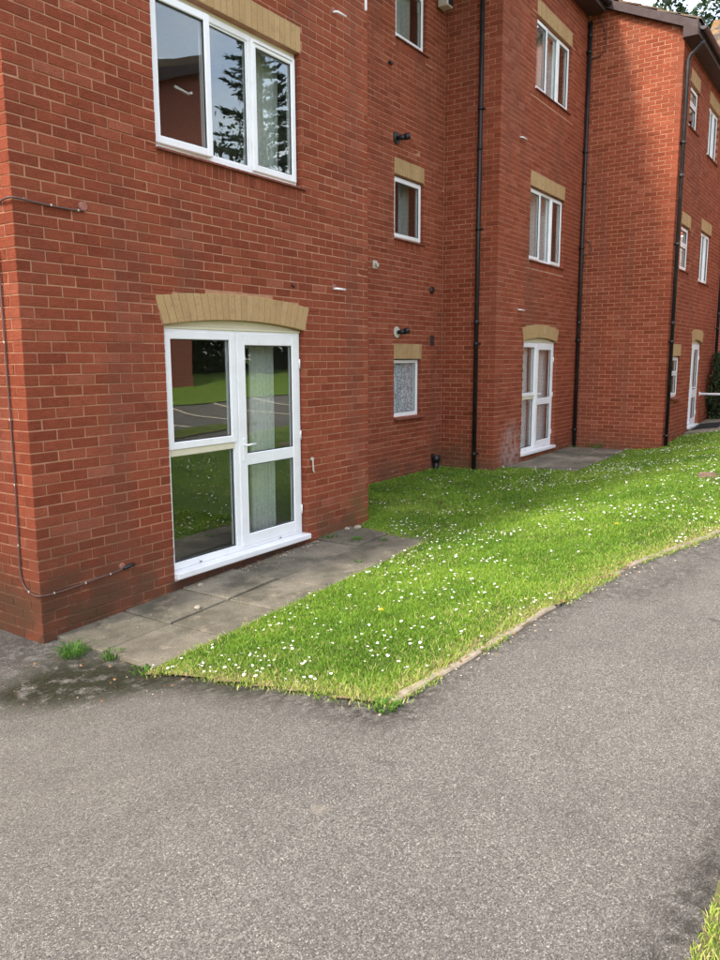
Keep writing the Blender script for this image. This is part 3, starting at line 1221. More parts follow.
def sill_brick(op, Y, proj=.03):
    """thin clay tile courses below a window, with bricks on edge under them"""
    x0, x1, z0 = op[0], op[1], op[2]
    bm = bmesh.new()
    x = x0 - .01
    while x < x1 + .03:
        w = .031
        bm_box(bm, x, x + w - .003, Y - proj + rng.normal(0, .0015), Y + .1, z0 - .019, z0 - .003)
        x += w
    par = bm_obj('sill', bm, M['clay'], building)
    n = int(round((x1 - x0) / .075))
    w = (x1 - x0) / n
    for k in range(n):
        b2 = bmesh.new()
        bm_box(b2, x0 + w * k + .003, x0 + w * (k + 1) - .003, Y + rng.normal(0, .001), Y + .05, z0 - .122, z0 - .0215, .003)
        bm_obj('sill_brick', b2, M['brick'], par)
    return par


def sill_plain(op, Y, tile=False):
    x0, x1, z0 = op[0], op[1], op[2]
    bm = bmesh.new()
    h = .035 if tile else .02
    vs = bm_box(bm, x0 - .01, x1 + .05, Y - (.075 if tile else .03), Y + .09, z0 - h, z0 - .003, .003)
    for v in bm.verts:
        if v.co.y < Y and v.co.z > z0 - .02:
            v.co.z -= .012
    return bm_obj('sill', bm, M['clay'], building)


def curtain(label, x0, x1, z0, z1, y, mat, folds=9, amp=.03, name='curtain', cat='curtain', seed=0, gather=0.0):
    r = np.random.default_rng(seed + 11)
    nx, nz = folds * 10, 14
    t = np.linspace(0, 1, nx)
    ph = r.uniform(0, 6.28, 4)
    prof = np.sin(t * folds * 2 * math.pi + ph[0]) * .6 + np.sin(t * folds * 2 * math.pi * .53 + ph[1]) * .5 + np.sin(t * folds * 2 * math.pi * 1.9 + ph[2]) * .2
    V = []
    for k in range(nz):
        s = k / (nz - 1)
        z = z1 + (z0 - z1) * s
        sway = .012 * np.sin(s * 3 + ph[3]) + gather * math.sin(s * math.pi) * (t - .5)
        x = x0 + (x1 - x0) * t + sway
        yy = y + amp * prof * (.6 + .4 * s)
        V.append(np.stack([x, yy, np.full(nx, z)], -1))
    V = np.concatenate(V)
    idx = np.arange(nx * nz).reshape(nz, nx)
    F = np.stack([idx[:-1, :-1], idx[:-1, 1:], idx[1:, 1:], idx[1:, :-1]], -1).reshape(-1, 4)
    me = mesh_np(name, V, F)
    me.polygons.foreach_set('use_smooth', np.ones(len(F), bool))
    o = link(name, me, mat)
    return tag(o, label, cat)


def room(op, Y, depth=2.6):
    x0, x1, z0, z1 = op[0] - .5, op[1] + .5, op[2] - .5, op[3] + .35
    if op[2] < .6:
        z0 = op[2] - .02
    y0, y1 = Y + .135, Y + depth
    bm = bmesh.new()
    P = lambda x, y, z: bm.verts.new((x, y, z))
    a = [P(x0, y0, z0), P(x1, y0, z0), P(x1, y0, z1), P(x0, y0, z1), P(x0, y1, z0), P(x1, y1, z0), P(x1, y1, z1), P(x0, y1, z1)]
    for q, m in (((0, 1, 5, 4), 1), ((3, 7, 6, 2), 0), ((0, 4, 7, 3), 0), ((1, 2, 6, 5), 0), ((4, 5, 6, 7), 0)):
        f = bm.faces.new([a[i] for i in q])
        f.material_index = m
    bm_obj('room', bm, [M['plaster'], M['carpet']], building, normals=False)
    # inner leaf round the opening
    bm = bmesh.new()
    ring(bm, x0, x1, z0, z1, 1, y0, y0 + .002, 0) if False else None
    bm.free()


FR = .06   # depth of the frame face behind the wall face

# --- large window of the near bay
op = WIN_A
win = bmesh.new()
fx0, fx1, fz0, fz1 = op[0] + .004, op[1] - .006, op[2], op[3] - .03
ring(win, fx0, fx1, fz0, fz1, .052, FR, FR + .07, .005, .07)
bm_box(win, 1.828, 1.878, FR + .001, FR + .068, fz0 + .069, fz1 - .051, .004)
bm_box(win, 2.345, 2.395, FR + .001, FR + .068, fz0 + .069, fz1 - .051, .004)
win = bm_obj('window', win, M['white'], building)
bm = bmesh.new()
bm_box(bm, fx0, fx1, FR + .006, FR + .07, fz1 + .0005, op[3] - .001, .002)
bm_obj('head_trim', bm, M['cream'], win)
pane(win, 1.890, 2.333, fz0 + .082, fz1 - .062, FR + .03)
bm = bmesh.new()
ring(bm, 1.878, 2.345, fz0 + .07, fz1 - .052, .014, FR + .012, FR + .03, .003)
bm_obj('glazing_bead', bm, M['white'], win)
s1 = sash(win, fx0 + .022, 1.852, fz0 + .045, fz1 - .024, FR - .022, .060, math.radians(2.6))
s1['label'] = 'sash standing slightly ajar'
sash(win, 2.372, fx1 - .022, fz0 + .045, fz1 - .024, FR - .022, .060)
bm = bmesh.new()
bm_box(bm, 2.40, 2.93, FR - .034, FR - .022, fz1 - .052, fz1 - .040, .003)
bm_obj('trickle_vent', bm, M['white'], win)
bm = bmesh.new()
bm_tube(bm, [(1.74, FR + .07, 4.04), (1.74, FR + .11, 4.04), (1.60, FR + .115, 4.06)], .011, 8)
bm_obj('handle', bm, M['white'], win)
for dxs in (1.52, 2.10, 2.66):
    box_obj('drain_slot', (dxs - .014, dxs + .014, FR - .0035, FR + .002, fz0 + .012, fz0 + .020), M['rubber'], win, 0)
sill_brick(op, YA)
room(op, YA)
curtain('pale green curtain hanging at the edge of the large upper window', 2.50, 2.97, 3.35, 4.72, .26, M['curtain_pale'], 7, .03, seed=1)

# second storey above, out of the frame
op = OPEN['A'][2]
win = bmesh.new()
ring(win, op[0] + .004, op[1] - .006, op[2], op[3] - .005, .052, FR, FR + .07, .005, .07)
bm_box(win, 1.828, 1.878, FR + .001, FR + .068, op[2] + .069, op[3] - .056, .004)
bm_box(win, 2.345, 2.395, FR + .001, FR + .068, op[2] + .069, op[3] - .056, .004)
win = bm_obj('window', win, M['white'], building)
for a, b in ((1.285, 1.83), (1.878, 2.345), (2.395, 2.94)):
    pane(win, a, b, op[2] + .07, op[3] - .06, FR + .03, False)
sill_brick(op, YA)
room(op, YA)


# --- glazed doors: fixed light beside a half-glazed door
def glazed_door(op, Y, mull, ztr, zrail, detailed):
    x0, x1, z0, z1, _ = op
    y = Y + FR
    cx, cz, R, c = arch_geo(op)
    zt = z1 - .02
    bm = bmesh.new()
    fx0, fx1, fz0 = x0 + .004, x1 - .006, z0 + .075
    ring(bm, fx0, fx1, fz0, zt, .058, y, y + .07, .005)
    bm_box(bm, mull - .045, mull + .045, y + .001, y + .068, fz0 + .057, zt - .057, .005)
    par = bm_obj('door', bm, M['white'], building)
    # fixed light: framed upper pane over a lower pane
    bm = bmesh.new()
    ring(bm, fx0 + .03, mull - .02, ztr - .005, zt - .026, .062, y - .018, y + .05, .006)
    bm_obj('sash', bm, M['white'], par)
    pane(par, fx0 + .092, mull - .082, ztr + .057, zt - .088, y + .012)
    bm = bmesh.new()
    bm_box(bm, fx0 + .056, mull - .044, y - .004, y + .055, ztr - .062, ztr - .006, .004)
    bm_obj('transom', bm, M['cream'], par)
    pane(par, fx0 + .062, mull - .05, fz0 + .064, ztr - .062, y + .03)
    # door leaf
    sash(par, mull + .012, fx1 - .024, fz0 + .032, zt - .024, y - .012, .105, 0, 'door_leaf', [zrail], False, .11)
    bm = bmesh.new()
    bm_box(bm, x0 - .002, x1 + .012, Y - .045, Y + FR + .04, z0 + .022, z0 + .074, .006)
    bm_box(bm, x0 + .002, x1 - .002, Y + .004, Y + FR + .04, z0 + .004, z0 + .022, 0)
    bm_obj('threshold', bm, M['white'], par)
    # cream infill under the arch
    bm = bmesh.new()
    sp = math.asin((c - .012) / R)
    outl = [(cx + (R - .002) * math.sin(-sp + 2 * sp * k / 20), cz + (R - .002) * math.cos(-sp + 2 * sp * k / 20)) for k in range(21)]
    outl = outl + [(fx1, zt + .001), (fx0, zt + .001)]
    bm_poly_prism(bm, outl, lambda a, b, d: (a, d, b), y + .012, y + .06)
    bm_box(bm, fx0 + .002, fx1 - .002, y - .012, y + .011, zt - .004, zt + .014, .003)
    bm_obj('head_trim', bm, M['cream'], par)
    # handle
    bm = bmesh.new()
    hx = mull + .062
    hz = (zrail[0] + zrail[1]) / 2 + .14
    bm_box(bm, hx - .014, hx + .014, y - .022, y - .012, hz - .15, hz + .06, .004)
    bm_tube(bm, [(hx, y - .022, hz), (hx, y - .055, hz), (hx + .02, y - .062, hz), (hx + .115, y - .06, hz + .004)], .0095, 8)
    bm_obj('handle', bm, M['white'], par)
    for hz in ((fz0 + .25, zt - .3, (fz0 + zt) / 2) if detailed else (fz0 + .25, zt - .3)):
        bm = bmesh.new()
        bm_tube(bm, [(fx1 - .018, y - .012, hz - .045), (fx1 - .018, y - .012, hz + .045)], .009, 8)
        bm_obj('hinge', bm, M['white'], par)
    for dxs in (x0 + .35, x1 - .35):
        box_obj('drain_slot', (dxs - .014, dxs + .014, y - .003, y + .002, fz0 + .010, fz0 + .018), M['rubber'], par, 0)
    room(op, Y)
    return par


glazed_door(DOOR_A, YA, 2.085, 1.17, (.935, 1.045), True)
glazed_door(OPEN['C'][0], YC, 10.10, 1.24, (1.06, 1.18), True)
glazed_door(OPEN['E'][3], YE, 14.72, 1.30, (1.02, 1.20), False)
# dark brick under the thresholds
curtain('long pale curtain drawn beside the glazed door of the near bay', 2.50, 2.86, .10, 2.2, .30, M['curtain_pale'], 6, .03, seed=2)
curtain('white net curtain behind the set-back glazed door, behind its fixed light', 9.40, 10.08, .25, 2.2, .56, M['net'], 9, .025, seed=3)
curtain('white net curtain behind the set-back glazed door, behind its opening leaf', 10.12, 11.0, .25, 2.2, .56, M['net'], 9, .025, seed=4)
curtain('grey curtain just inside the far door at the end of the block', 14.35, 15.3, .5, 2.2, -1.14, M['curtain_grey'], 8, .02, seed=5)


# --- other windows
def simple_window(op, Y, mullions=(), transom=None, sashes=(), clay=False):
    x0, x1, z0, z1, _ = op
    y = Y + FR
    bm = bmesh.new()
    fx0, fx1 = x0 + .004, x1 - .006
    zt = z1 - .012
    ring(bm, fx0, fx1, z0, zt, .05, y, y + .065, .004, .06)
    for m in mullions:
        bm_box(bm, m - .025, m + .025, y + .001, y + .063, z0 + .058, zt - .049, .003)
    par = bm_obj('window', bm, M['white'], building)
    xs = [fx0 + .05] + [q for m in mullions for q in (m - .025, m + .025)] + [fx1 - .05]
    for k in range(0, len(xs), 2):
        a, b = xs[k], xs[k + 1]
        rows = [(z0 + .06, zt - .05)]
        if transom:
            rows = [(z0 + .06, transom - .02), (transom + .02, zt - .05)]
            bm = bmesh.new()
            bm_box(bm, a - .002, b + .002, y + .002, y + .06, transom - .02, transom + .02, .003)
            bm_obj('transom', bm, M['white'], par)
        for za, zb in rows:
            if k // 2 in sashes:
                sash(par, a - .03, b + .03, za - .03, zb + .03, y - .02, .055)
            else:
                pane(par, a, b, za, zb, y + .03)
    sill_brick(op, Y) if z0 > 3.3 else sill_plain(op, Y, clay)
    room(op, Y, 2.2)
    return par


simple_window(OPEN['B'][0], YB, clay=True)
simple_window(OPEN['B'][1], YB, sashes=(0,))
simple_window(OPEN['B'][2], YB, sashes=(0,))
for op, mu in ((OPEN['C'][1], (10.06, 10.58)), (OPEN['C'][2], (10.13, 10.66))):
    simple_window(op, YC, mu, None, (0, 2))
for op in OPEN['E'][:3]:
    simple_window(op, YE, (), op[2] + .52 * (op[3] - op[2]) + .05, (0,), op is OPEN['E'][0])
for op in OPEN['E'][4:]:
    simple_window(op, YE, ((op[0] + op[1]) / 2 - .18, (op[0] + op[1]) / 2 + .18), None, (0, 2))
curtain('white lace curtain in the small ground-floor window of the recess', 6.80, 7.56, .98, 1.84, YB + .135, M['lace'], 8, .012, seed=6)
curtain('narrow grey curtain in the dark first-floor window of the recess', 7.30, 7.60, 3.5, 4.55, YB + .26, M['curtain_grey'], 4, .02, seed=7)
curtain('plain fabric blind filling the top window of the recess', 6.83, 7.44, 6.30, 7.16, YB + .16, M['blind'], 3, .006, 'blind', 'blind', 8)
for k, (op, nm) in enumerate(((OPEN['C'][1], 'first-floor'), (OPEN['C'][2], 'top-floor'))):
    curtain('grey curtain gathered at the near side of the %s window between two drainpipes' % nm, op[0] + .02, op[0] + .62, op[2] - .1, op[3] + .02, YC + .24, M['curtain_grey'], 7, .025, seed=9 + k)
    curtain('pale net curtain across the %s window between two drainpipes' % nm, op[0] + .5, op[1] - .02, op[2] - .1, op[3] + .02, YC + .28, M['net'], 10, .02, seed=12 + k)
for k, (op, nm) in enumerate(((OPEN['E'][4], 'first-floor'), (OPEN['E'][5], 'top-floor'))):
    curtain('pale curtain in the wide %s window of the end bay' % nm, op[0] + .02, op[1] - .02, op[2] - .1, op[3] + .02, YE + .26, M['curtain_pale'], 9, .02, seed=15 + k)

# ------------------------------------------------------------------ roof, eaves, rainwater goods


def roof_slab(name, x0, x1, y0, y1, tiles_rows=None):
    """tiled slope from the eave y0 up to y1"""
    bm = bmesh.new()
    for (ya, yb, th) in ((y0, y1, .03),):
        v = [bm.verts.new((x, y, roof_z(y) + dz)) for dz in (-.03, 0) for x, y in ((x0, ya), (x1, ya), (x1, yb), (x0, yb))]
        bm.faces.new(v[4:8])
        bm.faces.new(v[3::-1])
        for k in range(4):
            bm.faces.new((v[k], v[(k + 1) % 4], v[4 + (k + 1) % 4], v[4 + k]))
    return bm_obj(name, bm, M['fascia'], building)


def tile_rows(par, x0, x1, y0, y1, mat, z_of, pitch=.34, w=.33, name='roof_tiles', swap=None):
    V, F = [], []
    off = 0
    y = y0
    row = 0
    while y < y1 - .05:
        yb = min(y + pitch + .06, y1)
        x = x0 - (w / 2 if row % 2 else 0)
        while x < x1 - .02:
            xa, xb = max(x, x0) + .002, min(x + w, x1) - .002
            if xb - xa > .05:
                j = rng.normal(0, .004)
                c = []
                for dz in (0.002, .03):
                    lift = .022
                    for (xx, yy, l) in ((xa, y, lift), (xb, y, lift), (xb, yb, 0), (xa, yb, 0)):
                        p = (xx, yy, z_of(yy) + dz + l + j)
                        c.append(p if swap is None else swap(p))
                V += c
                F += [[off + q for q in f] for f in ((4, 5, 6, 7), (0, 1, 5, 4), (1, 2, 6, 5), (3, 0, 4, 7), (2, 3, 7, 6))]
                off += 8
            x += w
        y += pitch
        row += 1
    o = link(name, mesh_np(name, np.array(V), np.array(F)), mat, par)
    o['kind'] = 'stuff'
    return o


SECT = [(-9.3, -.02, A_BACK - .3), (-.02, XA1 + .1, YA - .28), (XA1 + .1, XD - .10, YC - .30), (XD - .10, XE1 + .3, YE - .23)]
for (xa, xb, ye) in SECT:
    r = roof_slab('roof', xa, xb, ye, 5.0)
    tile_rows(r, xa, xb, ye - .04, 5.0, M['tile'], roof_z)
    zf = roof_z(ye)
    wall_y = {A_BACK - .3: A_BACK, YA - .28: YA, YC - .30: YC, YE - .23: YE}[ye]
    bm = bmesh.new()
    bm_box(bm, xa + .004, xb - .004, ye - .022, ye, zf - .235, zf - .035, .003)
    bm_obj('fascia', bm, M['fascia'], building)
    bm = bmesh.new()
    bm_box(bm, xa + .006, xb - .006, ye + .001, wall_y + (.0 if wall_y != YC else .0) + .02, zf - .23, zf - .215, 0)
    bm_obj('soffit', bm, M['fascia'], building)
    # half-round gutter
    bm = bmesh.new()
    gyc, gzc, R = ye - .022 - .062, zf - .10, .058
    ra = [(gyc + R * math.cos(a), gzc + R * math.sin(a)) for a in np.linspace(math.pi, 2 * math.pi, 9)]
    rb = [(gyc + (R - .006) * math.cos(a), gzc + (R - .006) * math.sin(a)) for a in np.linspace(2 * math.pi, math.pi, 9)]
    bm_poly_prism(bm, ra + rb, lambda a, b, d: (d, a, b), xa + .02, xb - .02)
    for gxp in (xa + .02, xb - .026):
        bm_poly_prism(bm, ra, lambda a, b, d: (d, a, b), gxp - .004, gxp + .0035)
    bm_obj('gutter', bm, M['black'], building)
# rear slope
bm = bmesh.new()
v = [bm.verts.new(p) for p in ((-9.3, 5.0, roof_z(5)), (XE1 + .3, 5.0, roof_z(5)), (XE1 + .3, 10.2, roof_z(-.2)), (-9.3, 10.2, roof_z(-.2)))]
bm.faces.new(v)
bm_obj('roof', bm, M['tile'], building)


# gable verge of the end bay (bargeboard, boxed end)
def bargeboard(x, ylo, yhi):
    bm = bmesh.new()
    pts = [(ylo, roof_z(ylo) - .155), (yhi, roof_z(yhi) - .155), (yhi, roof_z(yhi) - .012), (ylo, roof_z(ylo) - .012)]
    bm_poly_prism(bm, pts, lambda a, b, d: (d, a, b), x - .025, x - .002)
    o = bm_obj('bargeboard', bm, M['barge'], building)
    bm = bmesh.new()
    bm_box(bm, x - .029, x - .001, ylo - .005, ylo + .24, roof_z(ylo) - .235, roof_z(ylo) + .02, .003)
    bm_obj('box_end', bm, M['barge'], o)
    return o


bargeboard(XD - .10, YE - .23, YC - .25)
bargeboard(-.02, YA - .28, A_BACK - .25)
bm = bmesh.new()
pts = [(YE, roof_z(YE) - .15), (YC, roof_z(YC) - .15), (YC, roof_z(YC) - .135), (YE, roof_z(YE) - .135)]
bm_poly_prism(bm, pts, lambda a, b, d: (d, a, b), XD - .10, XD + .03)
bm_obj('verge_soffit', bm, M['fascia'], building)


def drainpipe(x, y, z0, z1, nx, ny, swan=None, label=None):
    """downpipe standing off the wall; (nx,ny) points out of the wall"""
    bm = bmesh.new()
    r = .034
    pts = [(x, y, z0 - .05), (x, y, z1)]
    if swan:
        pts += [(x + swan[0] * .15, y + swan[1] * .15, z1 + .08), (x + swan[0] * .85, y + swan[1] * .85, z1 + swan[2] * .8), (x + swan[0], y + swan[1], z1 + swan[2])]
    bm_tube(bm, pts, r, 14)
    par = bm_obj('drainpipe', bm, M['black'], building)
    for k, zz in enumerate(np.arange(z0 + .35, z1 - .1, 1.75)):
        bm = bmesh.new()
        bm_tube(bm, [(x, y, zz - .025), (x, y, zz + .025)], r + .008, 14)
        px, py = -ny, nx
        a = (x - nx * .05, y - ny * .05)
        w = .062
        bm_box(bm, min(a[0] - abs(px) * w, a[0] - abs(nx) * .006), max(a[0] + abs(px) * w, a[0] + abs(nx) * .055), min(a[1] - abs(py) * w, a[1] - abs(ny) * .006), max(a[1] + abs(py) * w, a[1] + abs(ny) * .006), zz - .014, zz + .014, .002)
        bm_obj('bracket', bm, M['black'], par)
    for zz in np.arange(z0 + 2.4, z1, 2.6):
        bm = bmesh.new()
        bm_tube(bm, [(x, y, zz), (x, y, zz + .07)], r + .006, 14)
        bm_obj('collar', bm, M['black'], par)
    return par


drainpipe(XC0 - .055, .66, .02, 8.0, -1, 0)
drainpipe(XD - .09, YC - .055, .13, 8.0, 0, -1)
drainpipe(XD + .10, YE - .055, .08, 7.05, 0, -1, (.0, -.23, .28))
drainpipe(XE1 - .02, YE - .055, .45, 7.05, 0, -1, (.0, -.23, .28))
# flexible pipe loops and small stubs fixed to the walls


def stub(label_pos, L, r=.011, d=(1, 0)):
    x, y, z = label_pos
    bm = bmesh.new()
    bm_tube(bm, [(x, y + .03, z), (x, y - .03, z), (x + .015 * d[0], y - .045, z - .002), (x + L * d[0], y - .05, z - .004)], r, 8)
    o = bm_obj('overflow_pipe', bm, M['white'], building)
    bm = bmesh.new()
    bm_box(bm, x - .03, x + .03, y - .004, y + .004, z - .012, z + .045, .004)
    bm_obj('sealant', bm, M['lead'], o)


stub((3.50, YA, 2.605), .13)
stub((3.53, YA, 5.22), .14)
stub((9.00, YC, 5.335), .16)
stub((9.10, YC, 2.68), .17)

# ------------------------------------------------------------------ things fixed to the walls


def wall_lamp(loc, label, plate):
    x, y, z = loc
    e = empty('wall_lamp', loc)
    tag(e, label, 'lamp', 'lamps on the recessed wall')
    bm = bmesh.new()
    bm_tube(bm, [(x, y - .001, z), (x, y - .018, z)], [.088, .080], 20)
    bm_obj('back_plate', bm, M[plate], e)
    bm = bmesh.new()
    bm_tube(bm, [(x, y - .018, z), (x + .03, y - .07, z + .005), (x + .055, y - .10, z + .01)], [.026, .036, .038], 14)
    bm_tube(bm, [(x + .055, y - .10, z + .01), (x + .11, y - .15, z + .03)], [.042, .047], 14)
    bm_obj('spotlight', bm, M['black'], e)
    bm = bmesh.new()
    bm_tube(bm, [(x + .109, y - .149, z + .0297), (x + .112, y - .152, z + .0305)], .041, 14)
    bm_obj('lens', bm, M['glass'], e)


wall_lamp((6.84, YB, 2.28), 'black eyeball spotlight on a pale round plate above the small ground-floor window', 'beige')
wall_lamp((6.82, YB, 4.99), 'black spotlight on a dark plate above the small first-floor window', 'black')

e = empty('floodlight', (8.02, YB - .002, 7.16))
tag(e, 'beige box floodlight mounted high in the corner of the recess', 'lamp')
box_obj('housing', (7.94, 8.12, YB - .20, YB - .03, 7.08, 7.24), M['beige'], e, .012)
box_obj('lens', (7.96, 8.10, YB - .206, YB - .2005, 7.10, 7.20), M['rubber'], e, .002)
box_obj('bracket', (8.0, 8.05, YB - .031, YB + .002, 7.12, 7.2), M['beige'], e, .003)

bm = bmesh.new()
bm_box(bm, 7.86, 7.98, YB - .012, YB + .012, 2.10, 2.26, .003)
for k in range(5):
    bm_box(bm, 7.868, 7.972, YB - .018, YB - .0115, 2.115 + k * .028, 2.13 + k * .028, .002)
tag(bm_obj('air_vent', bm, M['fascia']), 'brown louvred air vent beside the small ground-floor window', 'vent')
bm = bmesh.new()
bm_tube(bm, [(7.89, YB + .02, 2.96), (7.89, YB - .03, 2.96), (7.89, YB - .034, 2.96)], [.055, .055, .04], 16)
tag(bm_obj('flue_outlet', bm, M['black']), 'round dark flue outlet in the corner above the brown vent', 'vent')
bm = bmesh.new()
bm_box(bm, 6.20, 6.31, YB - .014, YB + .012, 3.14, 3.25, .006)
bm_tube(bm, [(6.265, YB - .012, 3.19), (6.265, YB - .05, 3.188)], .026, 12)
bm.faces.ensure_lookup_table()
tag(bm_obj('flue_outlet', bm, M['beige']), 'small pale square flue outlet with a stub beside the brick edge', 'vent')
bm = bmesh.new()
bm_tube(bm, [(6.62, YB + .02, 5.93), (6.62, YB - .03, 5.93), (6.63, YB - .05, 5.90)], .022, 10)
tag(bm_obj('pipe_stub', bm, M['black']), 'small black pipe stub under the top window of the recess', 'pipe')

# gully pipe at the foot of the recessed wall
e = empty('waste_pipe', (7.98, YB - .06, .02))
tag(e, 'short black waste pipe standing at the foot of the recessed wall', 'pipe')
bm = bmesh.new()
bm_tube(bm, [(7.98, YB - .07, -.05), (7.98, YB - .07, .30)], .05, 14)
bm_obj('pipe', bm, M['black'], e)
bm = bmesh.new()
bm_tube(bm, [(7.98, YB - .07, .22), (7.98, YB - .07, .33)], .066, 14)
bm_tube(bm, [(7.98, YB - .07, .27), (7.97, YB + .02, .33)], .042, 12)
bm_obj('junction', bm, M['black'], e)
bm = bmesh.new()
bm_tube(bm, [(7.98, YB - .07, .08), (7.98, YB - .07, .11)], .058, 14)
bm_obj('clip', bm, M['black'], e)


def smooth_path(pts, n=6):
    P = [np.array(p, float) for p in pts]
    P = [2 * P[0] - P[1]] + P + [2 * P[-1] - P[-2]]
    out = []
    for i in range(1, len(P) - 2):
        for t in np.linspace(0, 1, n, endpoint=False):
            a, b, c, d = P[i - 1], P[i], P[i + 1], P[i + 2]
            out.append(.5 * ((2 * b) + (-a + c) * t + (2 * a - 5 * b + 4 * c - d) * t * t + (-a + 3 * b - 3 * c + d) * t ** 3))
    out.append(P[-2])
    return out


def cable(name, label, pts, r, mat, clips, extra=None):
    e = empty(name, pts[0])
    tag(e, label, 'cable')
    bm = bmesh.new()
    bm_tube(bm, smooth_path(pts), r, 8)
    bm_obj('cable_run', bm, mat, e)
    for (c, d) in clips:
        bm = bmesh.new()
        s = .0055
        bm_box(bm, c[0] - s, c[0] + s, c[1] - s, c[1] + s, c[2] - .008, c[2] + .008, .002)
        bm_obj('clip', bm, M['beige'], e)
    if extra:
        extra(e)
    return e


def junction(e):
    bm = bmesh.new()
    bm_tube(bm, [(.53, .004, 2.955), (.53, -.022, 2.955)], [.036, .028], 12)
    bm_obj('cover', bm, M['lead'], e)


cable('cable', 'brown cable clipped level round the corner to a round pink cover',
      [(-.012, .95, 2.90), (-.012, .5, 2.91), (-.012, .15, 2.915), (-.012, -.012, 2.93), (.15, -.012, 2.925), (.35, -.012, 2.92), (.51, -.012, 2.925), (.545, -.012, 2.945)],
      .0075, M['cable'], [((-.016, .16, 2.915), 0), ((.075, -.016, 2.93), 0), ((.275, -.016, 2.924), 0), ((.485, -.016, 2.922), 0)], junction)


def tail(e):
    bm = bmesh.new()
    bm_tube(bm, [(.70, -.012, .315), (.75, -.02, .325), (.80, -.02, .33)], [.012, .017, .014], 8)
    bm_obj('plug', bm, M['black'], e)
    bm = bmesh.new()
    bm_tube(bm, [(.70, .004, .335), (.70, -.012, .335)], [.03, .022], 10)
    bm_obj('cover', bm, M['lead'], e)


cable('cable', 'brown cable dropping down beside the corner then along the lowest courses',
      [(-.012, .175, 2.62), (-.012, .178, 2.0), (-.012, .18, 1.2), (-.012, .195, .62), (-.012, .20, .42), (-.012, .17, .335), (-.012, .10, .29), (-.012, -.012, .285), (.13, -.012, .275), (.33, -.012, .285), (.55, -.012, .30), (.70, -.012, .315)],
      .0065, M['cable'], [((-.014, .178, 2.02), 0), ((-.014, .18, 1.5), 0), ((-.014, .183, 1.05), 0), ((-.014, .195, .62), 0), ((-.014, .11, .296), 0), ((.10, -.014, .277), 0), ((.36, -.014, .287), 0), ((.58, -.014, .303), 0)], tail)

bm = bmesh.new()
bm_tube(bm, [(3.09, .004, .90), (3.09, -.016, .90)], .018, 10)
bm_tube(bm, [(3.09, -.014, .90), (3.092, -.018, .78), (3.096, -.03, .765)], .006, 8)
tag(bm_obj('door_hook', bm, M['beige']), 'small pale metal door hook hanging on the brick beside the glazed door', 'hook')
bm = bmesh.new()
bm_box(bm, 4.075, 4.095, -.02, .004, 5.42, 5.66, .004)
tag(bm_obj('cable_trunking', bm, M['white']), 'short white strip of trunking near the top of the near bay edge', 'trunking')
bm = bmesh.new()
bm_tube(bm, [(2.82, .006, 2.595), (2.82, -.012, 2.59), (2.84, -.018, 2.575)], .010, 8)
tag(bm_obj('wall_bolt', bm, M['black']), 'tiny dark bolt in the brick above the door arch', 'bolt')
# loops of thin pipe beside the drainpipe in the inner corner
for z, lab in ((4.0, 'thin cable loop behind the drainpipe beside the first-floor window'), (8.0, 'thin brown cable hanging from the eave in the inner corner')):
    bm = bmesh.new()
    p0 = (XD - .012, YC - .05, z + (.35 if z > 5 else .0))
    pts = [(XD - .03, YC - .02, z + .12), (XD - .03, YC - .16, z + .10), (XD - .02, YC - .22, z - .02), (XD - .02, YC - .15, z - .13), (XD - .03, YC - .02, z - .15)]
    if z > 5:
        pts = [(XD - .05, YC - .20, 8.10), (XD - .03, YC - .30, 7.85), (XD - .02, YC - .34, 7.6), (XD - .02, YC - .25, 7.42), (XD - .03, YC - .02, 7.38)]
    bm_tube(bm, smooth_path(pts), .008, 7)
    tag(bm_obj('cable_loop', bm, M['cable']), lab, 'cable')

# things by the far door
e = empty('handrail', (15.42, -1.5, gz(15.42, -1.5)))
tag(e, 'white horizontal handrail standing out from the wall by the far door', 'rail')
bm = bmesh.new()
bm_tube(bm, [(15.42, YE + .01, 1.09), (15.42, YE - 1.75, 1.09)], .026, 12)
bm_obj('rail', bm, M['white'], e)
bm = bmesh.new()
zg = gz(15.42, YE - 1.7)
bm_tube(bm, [(15.42, YE - 1.7, zg - .05), (15.42, YE - 1.7, 1.09)], .024, 12)
bm_obj('post', bm, M['white'], e)
bm = bmesh.new()
bm_tube(bm, [(15.42, YE + .003, 1.09), (15.42, YE - .01, 1.09)], .05, 12)
bm_obj('wall_flange', bm, M['white'], e)
bm = bmesh.new()
bm_box(bm, 14.25, 15.15, YE - .62, YE - .10, .0, .016, .004)
for k in range(12):
    bm_box(bm, 14.29 + k * .07, 14.33 + k * .07, YE - .58, YE - .14, .016, .021)
for v in bm.verts:
    v.co.z += gz(v.co.x, v.co.y) + .054
tag(bm_obj('door_mat', bm, M['rubbermat']), 'black ribbed door mat lying outside the far door', 'mat')


# ------------------------------------------------------------------ foliage helpers
def leaf_cloud(name, pts, dirs, size, mat, parent=None, aspect=.5, seed=0):
    r = np.random.default_rng(seed)
    n = len(pts)
    d = dirs / (np.linalg.norm(dirs, axis=1, keepdims=True) + 1e-9)
    a = r.normal(size=(n, 3))
    s = np.cross(d, a)
    s /= np.linalg.norm(s, axis=1, keepdims=True) + 1e-9
    L = (np.ones(n) * size * r.uniform(.6, 1.3, n))[:, None]
    up = np.cross(s, d)
    p = pts
    V = np.stack([p, p + d * L * .5 + s * L * aspect * .5 + up * L * .06, p + d * L, p + d * L * .5 - s * L * aspect * .5 + up * L * .06], 1).reshape(-1, 3)
    F = np.arange(n * 4).reshape(n, 4)
    return link(name, mesh_np(name, V, F), mat, parent)


